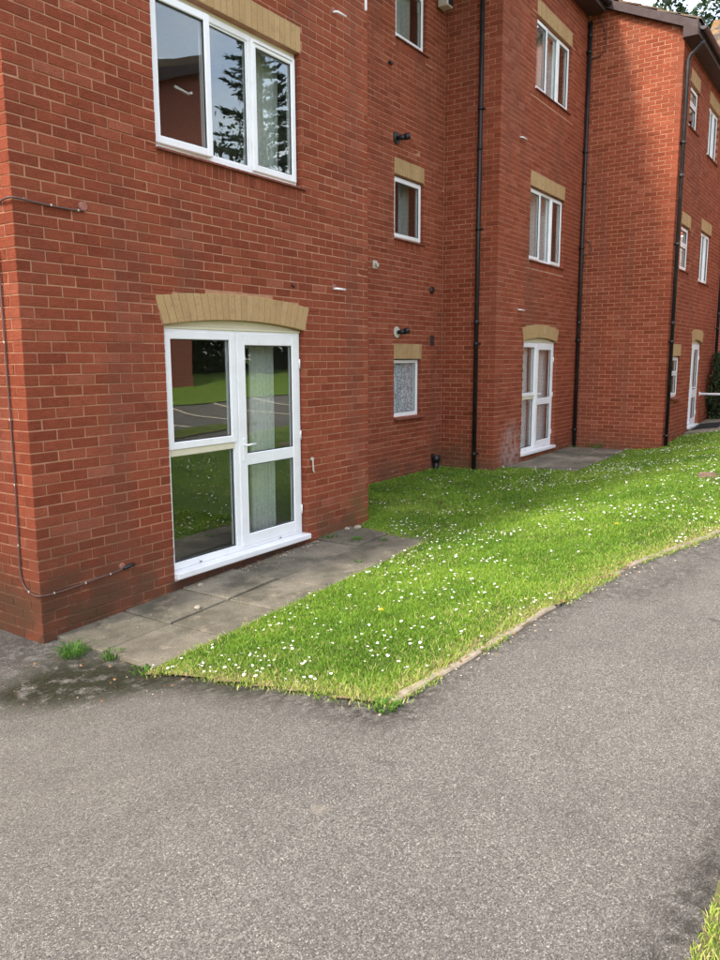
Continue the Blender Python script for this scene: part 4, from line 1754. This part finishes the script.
def tree(loc, h, rad, label, seed, leafn=9000, leaf=.16, mat='leaf', cat='tree', mid=.64, half=.36):
    r = np.random.default_rng(seed)
    x, y = loc
    z = gz(x, y) - .16
    e = empty('tree', (x, y, z))
    tag(e, label, cat, 'trees around the flats')
    bm = bmesh.new()
    top = h * .62
    bm_tube(bm, [(x, y, z - .1), (x + .05, y, z + h * .2), (x - .08, y + .06, z + h * .4), (x, y, z + top)], [h * .028, h * .022, h * .016, h * .006], 9)
    ends = []
    for k in range(16):
        a = r.uniform(0, 6.28)
        zz = z + h * r.uniform(.25, .6)
        el = r.uniform(.3, 1.0)
        L = rad * r.uniform(.55, .95)
        p1 = np.array([x + math.cos(a) * L * .5, y + math.sin(a) * L * .5, zz + el * L * .35])
        p2 = np.array([x + math.cos(a) * L, y + math.sin(a) * L, zz + el * L * .8])
        bm_tube(bm, [(x, y, zz - .2), p1, p2], [h * .011, h * .007, h * .003], 6)
        ends += [p1 * .4 + p2 * .6, p2]
    bm_obj('trunk', bm, M['bark'], e)
    cen = []
    for k in range(70):
        v = r.normal(size=3)
        v /= np.linalg.norm(v)
        q = r.uniform(.45, 1.0) ** .6
        cen.append(np.array([x, y, z + h * mid]) + v * [rad, rad, h * half] * q)
    cen = np.array(cen + ends)
    cr = r.uniform(.35, .8, len(cen)) * rad * .42
    ci = r.integers(0, len(cen), leafn)
    v = r.normal(size=(leafn, 3))
    v /= np.linalg.norm(v, axis=1, keepdims=True)
    pts = cen[ci] + v * cr[ci][:, None] * r.uniform(.3, 1, leafn)[:, None] ** .5
    leaf_cloud('crown', pts, v * .7 + r.normal(size=(leafn, 3)) * .6 + [0, 0, -.2], leaf, M[mat], e, .55, seed)
    return e


def conifer(loc, h, rad, label, seed, n_wh=34):
    r = np.random.default_rng(seed)
    x, y = loc
    z = gz(x, y) - .16
    e = empty('conifer_tree', (x, y, z))
    tag(e, label, 'tree', 'trees around the flats')
    bm = bmesh.new()
    bm_tube(bm, [(x, y, z - .1), (x, y, z + h * .5), (x, y, z + h)], [h * .022, h * .013, .01], 9)
    P, D = [], []
    for k in range(n_wh):
        f = (k + .5) / n_wh
        zz = z + h * (.10 + .88 * f)
        L0 = rad * (1 - f) ** .85 + .15
        for j in range(int(7 + 4 * (1 - f))):
            a = r.uniform(0, 6.28)
            L = L0 * r.uniform(.6, 1.1)
            tip = np.array([x + math.cos(a) * L, y + math.sin(a) * L, zz + L * r.uniform(.02, .38)])
            b0 = np.array([x, y, zz])
            if k % 2 == 0:
                bm_tube(bm, [b0, tip], [.035 * (1 - f) + .01, .006], 5)
            n = int(110 * L / rad) + 30
            t = r.uniform(.15, 1.0, n)
            q = b0 + (tip - b0) * t[:, None]
            s = np.array([-math.sin(a), math.cos(a), 0])
            off = r.normal(size=n)[:, None] * s * (.13 * L * (1.1 - t))[:, None]
            P.append(q + off + [0, 0, -.04])
            D.append((tip - b0) / L * .8 + np.sign(off.sum(1))[:, None] * s * .0 + off * 1.2 + r.normal(size=(n, 3)) * .25)
    bm_obj('trunk', bm, M['bark'], e)
    leaf_cloud('crown', np.concatenate(P), np.concatenate(D), .20, M['needle'], e, .3, seed)
    return e


# hedge beyond the far door
r = np.random.default_rng(5)
n = 9000
hx0, hx1, hy0, hy1, hz0, hz1 = 16.15, 17.9, -3.4, -1.5, .42, 1.92
face = r.integers(0, 5, n)
P = np.stack([r.uniform(hx0, hx1, n), r.uniform(hy0, hy1, n), r.uniform(hz0, hz1, n)], -1)
P[face == 0, 0] = hx0
P[face == 1, 1] = hy1
P[face == 2, 2] = hz1
P[face == 3, 1] = hy0
cz = np.array([(hx0 + hx1) / 2, (hy0 + hy1) / 2, (hz0 + hz1) / 2])
bul = (vnoise(P[:, 0] * 3 + P[:, 2] * 2, P[:, 1] * 3 + P[:, 2] * 2.6, 3) - .45) * .28
out = (P - cz) / np.linalg.norm(P - cz, axis=1, keepdims=True)
P = P + out * bul[:, None] + r.normal(size=(n, 3)) * .03
e = empty('hedge', (17.0, -2.4, .45))
tag(e, 'dense dark clipped hedge beyond the far door and handrail', 'hedge')
leaf_cloud('foliage', P, out + r.normal(size=(n, 3)) * .7, .085, M['hedge'], e, .5, 5)
bm = bmesh.new()
bm_box(bm, hx0 + .16, hx1 - .16, hy0 + .16, hy1 - .16, hz0 - .1, hz1 - .18, .05)
bm_obj('branches', bm, M['hedge'], e)

# ------------------------------------------------------------------ neighbouring buildings
# far block to the right: lit flank and hipped, lichened roof
far = empty('neighbour_house', (24, -3, .5))
tag(far, 'sunlit brick house with lichen-covered tiled roof beyond the end of the block', 'building')
FX0, FX1, FY0, FY1, FZ = 20.0, 27.0, -8.0, .1, 8.35
bm = bmesh.new()
bm_box(bm, FX0, FX1, FY0, FY1, .0, FZ)
bm_obj('wall', bm, M['farbrick'], far)
fz = lambda x: FZ - .1 + .93 * (x - (FX0 - .35))
bm = bmesh.new()
xr = (FX0 + FX1) / 2
v = [bm.verts.new(p) for p in ((FX0 - .35, FY0 - .3, fz(FX0 - .35)), (FX0 - .35, FY1 + .3, fz(FX0 - .35)), (xr, FY1 + .3, fz(xr)), (xr, FY0 - .3, fz(xr)), (FX1 + .35, FY0 - .3, fz(FX0 - .35)), (FX1 + .35, FY1 + .3, fz(FX0 - .35)))]
for q in ((0, 3, 2, 1), (3, 4, 5, 2), (0, 4, 3), (1, 2, 5), (0, 1, 5, 4)):
    bm.faces.new([v[i] for i in q])
ro = bm_obj('roof', bm, M['lichen_tile'], far)
tile_rows(ro, FY0 - .3, FY1 + .3, FX0 - .39, xr, M['lichen_tile'], fz, .26, .30, 'roof_tiles', lambda p: (p[1], p[0], p[2]))
bm = bmesh.new()
bm_box(bm, FX0 - .36, FX0 - .34, FY0 - .3, FY1 + .3, fz(FX0 - .35) - .2, fz(FX0 - .35) - .01)
bm_box(bm, FX0 - .339, FX0 - .001, FY0 - .3, FY1 + .3, fz(FX0 - .35) - .19, fz(FX0 - .35) - .17)
bm_obj('fascia', bm, M['fascia'], far)
for (ya, za) in ((-3.2, 1.2), (-3.2, 4.0), (-6.2, 1.2), (-6.2, 4.0)):
    bm = bmesh.new()
    for (a, b, c, d) in ((ya, ya + .06, za, za + 1.2), (ya + 1.14, ya + 1.2, za, za + 1.2), (ya + .06, ya + 1.14, za, za + .06), (ya + .06, ya + 1.14, za + 1.14, za + 1.2), (ya + .57, ya + .63, za + .06, za + 1.14)):
        bm_box(bm, FX0 - .02, FX0 + .02, a, b, c, d)
    w = bm_obj('window', bm, M['white'], far)
    for a in (ya + .06, ya + .63):
        box_obj('pane', (FX0 - .008, FX0 - .003, a, a + .51, za + .06, za + 1.14), M['glass'], w, 0)

# block opposite, mirrored in the near panes
opp = empty('opposite_building', (9, -18, gz(9, -14)))
tag(opp, 'brick block with a gable across the car park, mirrored in the near panes', 'building')
OY, OX0, OX1 = -13.0, 5.6, 14.0
zo = gz(10, -13.5) - .2
bm = bmesh.new()
pts = [(OX0, zo), (OX1, zo), (OX1, 9.3), (12.9, 10.15), (OX0, 7.4)]
bm_poly_prism(bm, pts, lambda a, b, d: (a, d, b), OY, OY - 9)
bm_obj('wall', bm, M['farbrick'], opp)
bm = bmesh.new()
pts = [(OX0 - .4, 7.40), (12.9, 10.28), (OX1 + .35, 9.16), (OX1 + .35, 9.34), (12.9, 10.48), (OX0 - .4, 7.62)]
bm_poly_prism(bm, pts, lambda a, b, d: (a, d, b), OY + .3, OY - 9.3)
bm_obj('roof', bm, M['tile'], opp)
bm = bmesh.new()
pts = [(OX0 - .4, 7.12), (12.9, 9.98), (OX1 + .35, 8.9), (OX1 + .35, 9.155), (12.9, 10.275), (OX0 - .4, 7.395)]
bm_poly_prism(bm, pts, lambda a, b, d: (a, d, b), OY + .3, OY + .26)
bm_obj('bargeboard', bm, M['fascia'], opp)

conifer((19.5, -14.8), 14.8, 3.2, 'tall dark conifer across the car park, mirrored in the upper window', 21)
tree((21.5, -17.0), 10.5, 3.6, 'broad leafy tree behind the conifer across the car park', 22, 7000, .2)
tree((16.5, -22.0), 11.0, 4.0, 'leafy tree behind the opposite block across the car park', 23, 6000, .22)
tree((27.0, -14.0), 9.0, 3.4, 'round leafy tree at the far corner of the car park', 24, 6000, .2)
tree((40.0, 3.0), 21.0, 3.6, 'tall tree rising above the lichened roof', 25, 42000, .34, 'hedge')
for k, (bx, by, bh) in enumerate(((17.0, -17.5, 3.6), (20.5, -19.5, 4.2), (24.5, -18.0, 3.8), (28.5, -17.0, 4.4), (32.5, -15.5, 4.0), (36.5, -12.5, 4.6))):
    bush_names = ('first', 'second', 'third', 'fourth', 'fifth', 'sixth')
    tree((bx, by), bh * 1.15, 2.6, 'dark leafy bush across the car park, %s along from the brick gable' % bush_names[k], 60 + k, 6000, .26, 'hedge', 'bush', .45, .5)

# ------------------------------------------------------------------ lawn cover


def grass(name, label, poly, bbox, dens_f, seed, hscale=1.0, extra_cut=None, zoff=.014):
    r = np.random.default_rng(seed)
    x0, x1, y0, y1, dmax = bbox
    n = int((x1 - x0) * (y1 - y0) * dmax)
    x, y = r.uniform(x0, x1, n), r.uniform(y0, y1, n)
    keep = inside(poly, x, y)
    x, y = x[keep], y[keep]
    d = dens_f(x, y) / dmax
    keep = r.uniform(size=len(x)) < d
    if extra_cut is not None:
        keep &= ~extra_cut(x, y, r)
    x, y = x[keep], y[keep]
    n = len(x)
    dist = np.hypot(x - CP[0], y - CP[1])
    clump = vnoise(x * 3.1, y * 3.1, 1) * .45 + vnoise(x * 11, y * 11, 2) * .55
    broad = vnoise(x * .9 + 4, y * .9, 5)
    h = (.008 + .024 * clump ** 1.4 + r.gamma(1.6, .0045, n)) * hscale
    w = np.clip(.0026 + .00042 * dist, .003, .012) * r.uniform(.7, 1.4, n)
    a = r.uniform(0, 2 * math.pi, n)
    lean = r.uniform(.15, 1.0, n) * h * 1.1
    la = r.uniform(0, 2 * math.pi, n)
    z = ground_z(x, y) + zoff
    dx, dy = np.cos(a) * w * .5, np.sin(a) * w * .5
    lx, ly = np.cos(la) * lean, np.sin(la) * lean
    V = np.empty((n, 5, 3))
    V[:, 0] = np.stack([x - dx, y - dy, z], -1)
    V[:, 1] = np.stack([x + dx, y + dy, z], -1)
    V[:, 2] = np.stack([x - dx * .8 + lx * .4, y - dy * .8 + ly * .4, z + h * .62], -1)
    V[:, 3] = np.stack([x + dx * .8 + lx * .4, y + dy * .8 + ly * .4, z + h * .62], -1)
    V[:, 4] = np.stack([x + lx, y + ly, z + h * .96], -1)
    b = (np.arange(n) * 5)[:, None]
    F = np.concatenate([b + [0, 1, 3], b + [0, 3, 2], b + [2, 3, 4]], 0)
    me = mesh_np(name, V.reshape(-1, 3), F)
    patch = vnoise(x * 2.2 + 3, y * 2.2, 15)
    tint = .16 + .30 * clump + .30 * (broad - .3) + .30 * (patch - .4) + r.normal(0, .14, n)
    edge = np.minimum(np.minimum(dist_poly(KERB, x, y), dist_poly(LEFT_EDGE, x, y)), dist_poly(ISLAND + ISLAND[:1], x, y))
    dryp = .05 + .55 * np.exp(-(edge / .13) ** 2) + .16 * np.exp(-(edge / .5) ** 2) + .12 * (vnoise(x * 2.3, y * 2.3, 9) > .72)
    isdry = r.uniform(size=n) < dryp
    tint = np.where(isdry, r.uniform(.8, 1.0, n), np.clip(tint, 0, .88))
    at = me.attributes.new('tint', 'FLOAT', 'POINT')
    at.data.foreach_set('value', np.repeat(tint, 5).astype(np.float32))
    o = link(name, me, M['grass'])
    return tag(o, label, 'grass', kind='stuff')


def lawn_density(x, y):
    d = np.hypot(x - CP[0], y - CP[1])
    v = np.interp(d, [3, 5, 8, 11, 15, 20], [21000, 17000, 9500, 5200, 2600, 1700])
    edge = dist_poly(KERB, x, y)
    v = v * (1 - .55 * np.exp(-(edge / .07) ** 2)) * (1 - .6 * np.exp(-(dist_poly(LEFT_EDGE, x, y) / .07) ** 2))
    v = v * (1 - .9 * np.exp(-(np.hypot((x - 6.67) / 1.5, y + 3.11) / .15) ** 2))
    return v


def bare(x, y, r):
    return (vnoise(x * 5, y * 5, 13) > .86) & (r.uniform(size=len(x)) < .7)


grass('grass', 'short mown grass covering the sloping lawn', LAWN, (-.2, 14.2, -6.1, 1.3, 21000), lawn_density, 31, 1.0, bare)
grass('grass', 'grass covering the narrow island across the drive', ISLAND, (-1.4, 9.6, -7, -4.3, 26000), lambda x, y: np.interp(x, [-.2, .8, 2.0, 4.0], [26000, 12000, 3000, 1200]) * (1 - .5 * np.exp(-(dist_poly(ISLAND + ISLAND[:1], x, y) / .06) ** 2)), 32, .9)


# clover and other broad leaves low in the turf
r = np.random.default_rng(88)
x, y = r.uniform(-.15, 9.0, 60000), r.uniform(-4.2, 1.2, 60000)
k = inside(LAWN, x, y) & (vnoise(x * 2.6, y * 2.6, 33) * .6 + vnoise(x * 7, y * 7, 34) * .4 > .56)
x, y = x[k], y[k]
P = np.stack([x, y, ground_z(x, y) + .014 + r.uniform(.008, .024, len(x))], -1)
o = leaf_cloud('clover', P, r.normal(size=(len(x), 3)) * [1, 1, .25], .013, M['weed'], None, .8, 4)
tag(o, 'low patches of clover spreading through the lawn', 'clover', kind='stuff')


# blades leaning over the paving edge, the kerb and the road edge
def fringe(path, n, spread, seed, name, label, hs=1.2):
    r = np.random.default_rng(seed)
    p = np.array(path)
    sl = np.r_[0, np.cumsum(np.hypot(*np.diff(p, axis=0).T))]
    s = r.uniform(0, sl[-1], n)
    keep = vnoise(s * 3.2, s * 0 + seed, 3) > .33
    s = s[keep]
    x = np.interp(s, sl, p[:, 0]) + r.normal(0, spread, len(s))
    y = np.interp(s, sl, p[:, 1]) + r.normal(0, spread, len(s))
    n = len(s)
    h = r.uniform(.012, .036, n) * hs
    w = r.uniform(.003, .006, n)
    a, la = r.uniform(0, 6.28, n), r.uniform(0, 6.28, n)
    lean = h * r.uniform(.3, 1.3, n)
    z = ground_z(x, y) + .01
    dx, dy, lx, ly = np.cos(a) * w / 2, np.sin(a) * w / 2, np.cos(la) * lean, np.sin(la) * lean
    V = np.empty((n, 5, 3))
    V[:, 0] = np.stack([x - dx, y - dy, z], -1)
    V[:, 1] = np.stack([x + dx, y + dy, z], -1)
    V[:, 2] = np.stack([x - dx + lx * .4, y - dy + ly * .4, z + h * .6], -1)
    V[:, 3] = np.stack([x + dx + lx * .4, y + dy + ly * .4, z + h * .6], -1)
    V[:, 4] = np.stack([x + lx, y + ly, z + h * .9], -1)
    b = (np.arange(n) * 5)[:, None]
    F = np.concatenate([b + [0, 1, 3], b + [0, 3, 2], b + [2, 3, 4]], 0)
    me = mesh_np(name, V.reshape(-1, 3), F)
    at = me.attributes.new('tint', 'FLOAT', 'POINT')
    t = np.where(r.uniform(size=n) < .45, r.uniform(.82, 1, n), r.uniform(.2, .75, n))
    at.data.foreach_set('value', np.repeat(t, 5).astype(np.float32))
    return tag(link(name, me, M['grass']), label, 'grass', kind='stuff')


fringe(KERB[:9], 5200, .03, 41, 'grass', 'straggling grass and straw along the worn road edge', .7)
fringe(LEFT_EDGE, 900, .03, 42, 'grass', 'straggling grass along the end of the lawn by the drive', .7)
fringe([(.3, -1.07), (3.56, -1.07), (3.84, -.1)], 2600, .022, 43, 'grass', 'long grass overhanging the paving edge', 1.3)
fringe([(4.15, .03), (4.15, 1.27), (8.2, 1.27), (8.22, .38), (8.7, .33)], 2600, .02, 44, 'grass', 'grass left long at the foot of the recessed wall', 1.3)
fringe([(12.07, -.7), (12.07, -1.38), (13.7, -1.4)], 1200, .02, 45, 'grass', 'grass left long at the foot of the end bay', 1.3)


# daisies
def daisy_mesh(seed, far=False):
    r = np.random.default_rng(seed)
    bm = bmesh.new()
    n = 11
    R, h = .0135, .0
    ring0 = []
    for k in range(n):
        a = 2 * math.pi * k / n + r.normal(0, .06)
        d = Vector((math.cos(a), math.sin(a), 0))
        s = Vector((-math.sin(a), math.cos(a), 0))
        RR = R * r.uniform(.9, 1.1)
        lift = r.uniform(-.001, .003)
        f = bm.faces.new([bm.verts.new(d * .003 - s * .0012), bm.verts.new(d * .003 + s * .0012), bm.verts.new(d * RR * .8 + s * .0036 + Vector((0, 0, lift))), bm.verts.new(d * RR + Vector((0, 0, lift))), bm.verts.new(d * RR * .8 - s * .0036 + Vector((0, 0, lift)))])
        f.material_index = 0
    c = bm.verts.new((0, 0, .0035))
    rg = [bm.verts.new((.0042 * math.cos(2 * math.pi * k / 7), .0042 * math.sin(2 * math.pi * k / 7), .001)) for k in range(7)]
    for k in range(7):
        f = bm.faces.new((rg[k], rg[(k + 1) % 7], c))
        f.material_index = 1
    me = bpy.data.meshes.new('daisy')
    bm.to_mesh(me)
    bm.free()
    for m in ('petal', 'yellow', 'stem'):
        me.materials.append(M[m])
    return me


r = np.random.default_rng(77)
N = 15000
dx, dy = r.uniform(-.1, 14.0, N), r.uniform(-5.2, 1.2, N)
ok = inside(LAWN, dx, dy)
dx, dy = dx[ok], dy[ok]
cl = vnoise(dx * 1.6, dy * 1.6, 21) * .55 + vnoise(dx * 4.6, dy * 4.6, 22) * .45
p = np.clip((cl - .33) * 2.6, .04, 1) * np.interp(np.hypot(dx - CP[0], dy - CP[1]), [3, 4.4, 6, 12, 17], [.3, .85, 1.0, .9, 1.0])
p *= np.where((dy > -.4) & (dx < 8.3), .35, 1)
ok = r.uniform(size=len(dx)) < p
dx, dy = dx[ok], dy[ok]
hh = r.uniform(.026, .046, len(dx))
dz = ground_z(dx, dy) + .014 + hh
px, py, w = project(np.stack([dx, dy, dz], -1))
vis = (px > 0) & (px < 720) & (py < 960)
dd = np.where(vis, w, 1e6)
order = np.argsort(dd)
variants = [daisy_mesh(k) for k in range(6)]
TOCAM = CP
Vr, Fr, mi = [], [], []
off = 0
base_m = variants[0]
bv = np.array([v.co[:] for v in base_m.vertices])
bp = [list(q.vertices) for q in base_m.polygons]
bmi = [q.material_index for q in base_m.polygons]
restV, restF, restM = [], [], []
for rank, i in enumerate(order):
    tilt = Matrix.Rotation(r.uniform(0, .55), 3, 'X')
    rot = Matrix.Rotation(r.uniform(0, 6.28), 3, 'Z') @ tilt
    sc = r.uniform(.42, .82)
    if rank < 300:
        o = bpy.data.objects.new('daisy', variants[int(r.integers(0, 6))])
        COL.objects.link(o)
        o.location = (dx[i], dy[i], dz[i])
        o.rotation_euler = rot.to_euler()
        o.scale = (sc, sc, sc)
        tag(o, 'small white daisy with a yellow eye growing in the near lawn', 'daisy', 'daisies in the near lawn')
    else:
        R3 = np.array(rot) * sc * 1.12
        restV.append(bv @ R3.T + [dx[i], dy[i], dz[i]])
        for f, m in zip(bp, bmi):
            restF.append([off + q for q in f])
            restM.append(m)
        off += len(bv)
me = bpy.data.meshes.new('daisies')
me.from_pydata(np.concatenate(restV).tolist(), [], restF)
me.polygons.foreach_set('material_index', restM)
me.update()
tag(link('daisies', me, [M['petal'], M['yellow'], M['stem']]), 'scattered white daisies covering the farther lawn', 'daisies', kind='stuff')
# their stems
n = len(dx)
V = np.empty((n, 4, 3))
ang = r.uniform(0, 3.14, n)
ex, ey = np.cos(ang) * .0011, np.sin(ang) * .0011
V[:, 0] = np.stack([dx - ex, dy - ey, dz - hh - .01], -1)
V[:, 1] = np.stack([dx + ex, dy + ey, dz - hh - .01], -1)
V[:, 2] = np.stack([dx + ex, dy + ey, dz], -1)
V[:, 3] = np.stack([dx - ex, dy - ey, dz], -1)
tag(link('daisy_stems', mesh_np('daisy_stems', V.reshape(-1, 3), np.arange(n * 4).reshape(n, 4)), M['stem']), 'thin green stems of the lawn daisies', 'stems', kind='stuff')

# two dandelions
for (x, y, lab) in ((1.2, -2.04, 'yellow dandelion flower in the near lawn'), (3.71, -2.89, 'yellow dandelion flower farther along the lawn near the road')):
    z = gz(x, y) + .014
    e = empty('dandelion', (x, y, z))
    tag(e, lab, 'flower')
    bm = bmesh.new()
    bm_tube(bm, [(x, y, z - .01), (x + .003, y, z + .055)], .0018, 6)
    bm_obj('stem', bm, M['stem'], e)
    bm = bmesh.new()
    for lay_i, (R, lift, cnt) in enumerate(((.019, .0, 14), (.014, .004, 11), (.008, .007, 8))):
        for k in range(cnt):
            a = 2 * math.pi * k / cnt + lay_i
            d, s = Vector((math.cos(a), math.sin(a), 0)), Vector((-math.sin(a), math.cos(a), 0))
            o = Vector((x + .003, y, z + .056 + lift))
            bm.faces.new([bm.verts.new(o + d * .002), bm.verts.new(o + d * R + s * .003 + Vector((0, 0, .002))), bm.verts.new(o + d * R - s * .003 + Vector((0, 0, .002)))])
    bm_obj('flower_head', bm, M['yellow'], e, normals=False)


# weeds in the joints and at the corner
def tuft(x, y, n, h, spread, label, seed, z=None, name='weed', broad=.007):
    r = np.random.default_rng(seed)
    z = gz(x, y) if z is None else z
    a = r.uniform(0, 6.28, n)
    q = r.uniform(0, 1, n) ** .5 * spread
    bx, by = x + np.cos(a) * q * .5, y + np.sin(a) * q * .5
    L = h * r.uniform(.5, 1.1, n)
    out = L * r.uniform(.3, 1.0, n)
    w = broad * r.uniform(.6, 1.3, n)
    d = np.stack([np.cos(a), np.sin(a), a * 0], -1)
    s = np.stack([-np.sin(a), np.cos(a), a * 0], -1) * w[:, None] / 2
    b = np.stack([bx, by, np.full(n, z)], -1)
    up = np.array([0, 0, 1.0])
    p1 = b + d * out[:, None] * .4 + up * L[:, None] * .65
    p2 = b + d * out[:, None] * 1.05 + up * L[:, None] * .62
    V = np.stack([b - s, b + s, p1 + s, p1 - s, p2], 1).reshape(-1, 3)
    k = (np.arange(n) * 5)[:, None]
    F = np.concatenate([k + [0, 1, 2], k + [0, 2, 3], k + [3, 2, 4]], 0)
    return tag(link(name, mesh_np(name, V, F), M['weed']), label, 'weed')


tuft(-.02, -.36, 130, .11, .17, 'bright green grass tuft growing at the foot of the brick corner', 51, None, 'weed', .006)
tuft(.10, -.62, 60, .075, .13, 'smaller green tuft in the gap beside the first paving slab', 52, None, 'weed', .007)
tuft(.06, -.98, 50, .05, .16, 'low weeds at the outer corner of the paving', 53, None, 'weed', .009)
tuft(3.30, -.40, 50, .03, .14, 'flat green weed growing in the paving joint', 54, .075, 'weed', .011)
tuft(3.42, -.66, 30, .025, .10, 'tiny weed beside the flat one in the paving joint', 55, .08, 'weed', .010)
tuft(2.66, -.86, 22, .022, .09, 'small weed in the paving joint near the grass edge', 56, .05, 'weed', .009)
tuft(3.30, -.05, 60, .05, .2, 'weeds growing along the wall at the end of the paving', 57, .05, 'weed', .010)
tuft(-.17, -2.95, 60, .035, .14, 'leafy weed at the pointed corner of the lawn', 58, .31, 'weed', .014)
tuft(.02, -2.2, 40, .03, .16, 'leafy weed spreading from the end of the lawn onto the drive', 59, None, 'weed', .012)
tuft(.50, -2.98, 30, .03, .10, 'small weed on the worn concrete edging', 60, None, 'weed', .012)
tuft(12.0, -.12, 50, .10, .3, 'weeds in the angle between paving and return wall', 61, .15, 'weed', .010)
tuft(11.75, .22, 30, .07, .2, 'weeds at the foot of the inner corner drainpipe', 62, .15, 'weed', .010)

# bare molehill in the far lawn
bm = bmesh.new()
bmesh.ops.create_icosphere(bm, subdivisions=4, radius=1)
zc = gz(6.67, -3.11)
for v in bm.verts:
    k = .75 + .45 * float(vnoise(np.array(v.co.x * 2.5 + 9), np.array(v.co.y * 2.5 + v.co.z * 2 + 5), 4))
    v.co = Vector((6.67 + v.co.x * .22 * k, -3.11 + v.co.y * .13 * k, zc + .01 + v.co.z * .045 * k))
tag(bm_obj('molehill', bm, M['dirt']), 'bare brown molehill in the far lawn', 'molehill')

# loose stones and dead leaves by the threshold and along the road edge
pm = []
for k in range(6):
    bm = bmesh.new()
    bmesh.ops.create_icosphere(bm, subdivisions=2, radius=1)
    rr = np.random.default_rng(k)
    for v in bm.verts:
        v.co *= 1 + rr.normal(0, .08)
        v.co.z *= .55
    me = bpy.data.meshes.new('pebble')
    bm.to_mesh(me)
    bm.free()
    me.materials.append(M['stone'])
    pm.append(me)
for (x, y, s, lab) in ((1.42, -.09, .032, 'pale flat stone lying in front of the threshold'), (3.62, -.06, .035, 'white pebble by the wall at the end of the paving'), (3.72, -.13, .042, 'rounded brown stone in the grass at the end of the paving'), (1.02, -.47, .03, 'grey stone sitting on the paving joint')):
    o = bpy.data.objects.new('pebble', pm[int(s * 1000) % 6])
    COL.objects.link(o)
    o.location = (x, y, gz(x, y) + .028 + s * .35)
    o.scale = (s, s * .8, s)
    o.rotation_euler = (0, 0, x * 9)
    tag(o, lab, 'stone')
r = np.random.default_rng(99)
Vs, Fs, off = [], [], 0
ico = np.array([v.co[:] for v in pm[0].vertices])
icf = np.array([list(q.vertices) for q in pm[0].polygons])
for k in range(300):
    t = r.uniform()
    if t < .25:
        x, y, zo_, s = r.uniform(1.2, 3.1), -abs(r.normal(0, .05)) - .05, .03, r.uniform(.003, .010)
    elif t < .6:
        q = kerb_at(r.uniform(0, 5))
        x, y, zo_, s = q[0] + r.normal(0, .04), q[1] - abs(r.normal(.05, .06)), .004, r.uniform(.003, .009)
    elif t < .72:
        x, y, zo_, s = r.uniform(-.6, .05), r.uniform(-1.6, -.15), .004, r.uniform(.002, .005)
    else:
        x, y, zo_, s = r.uniform(.15, 3.7), r.uniform(-1.0, 0), .03, r.uniform(.002, .006)
    Vs.append(ico * s * r.uniform(.7, 1.3, 3) + [x, y, gz(x, y) + zo_ + s * .2])
    Fs.append(icf + off)
    off += len(ico)
tag(link('gravel', mesh_np('gravel', np.concatenate(Vs), np.concatenate(Fs)), M['stone']), 'loose grit and small stones along the paving and road edges', 'gravel', kind='stuff')
nl = 170
x = np.concatenate([r.uniform(1.25, 3.0, 60), r.uniform(-.2, 4.5, 70), r.normal(-.1, .25, 40)])
y = np.concatenate([-abs(r.normal(.03, .05, 60)), np.zeros(70), r.uniform(-1.5, -.3, 40)])
for i in range(60, 130):
    q = kerb_at(x[i] + .2)
    x[i], y[i] = q[0] + r.normal(0, .04), q[1] + r.normal(-.02, .06)
P = np.stack([x, y, ground_z(x, y) + .034], -1)
o = leaf_cloud('leaf_litter', P, r.normal(size=(nl, 3)) * [1, 1, .15], .022, M['dead_leaf'], None, .6, 3)
tag(o, 'brown leaf litter along the threshold and road edge', 'leaves', kind='stuff')
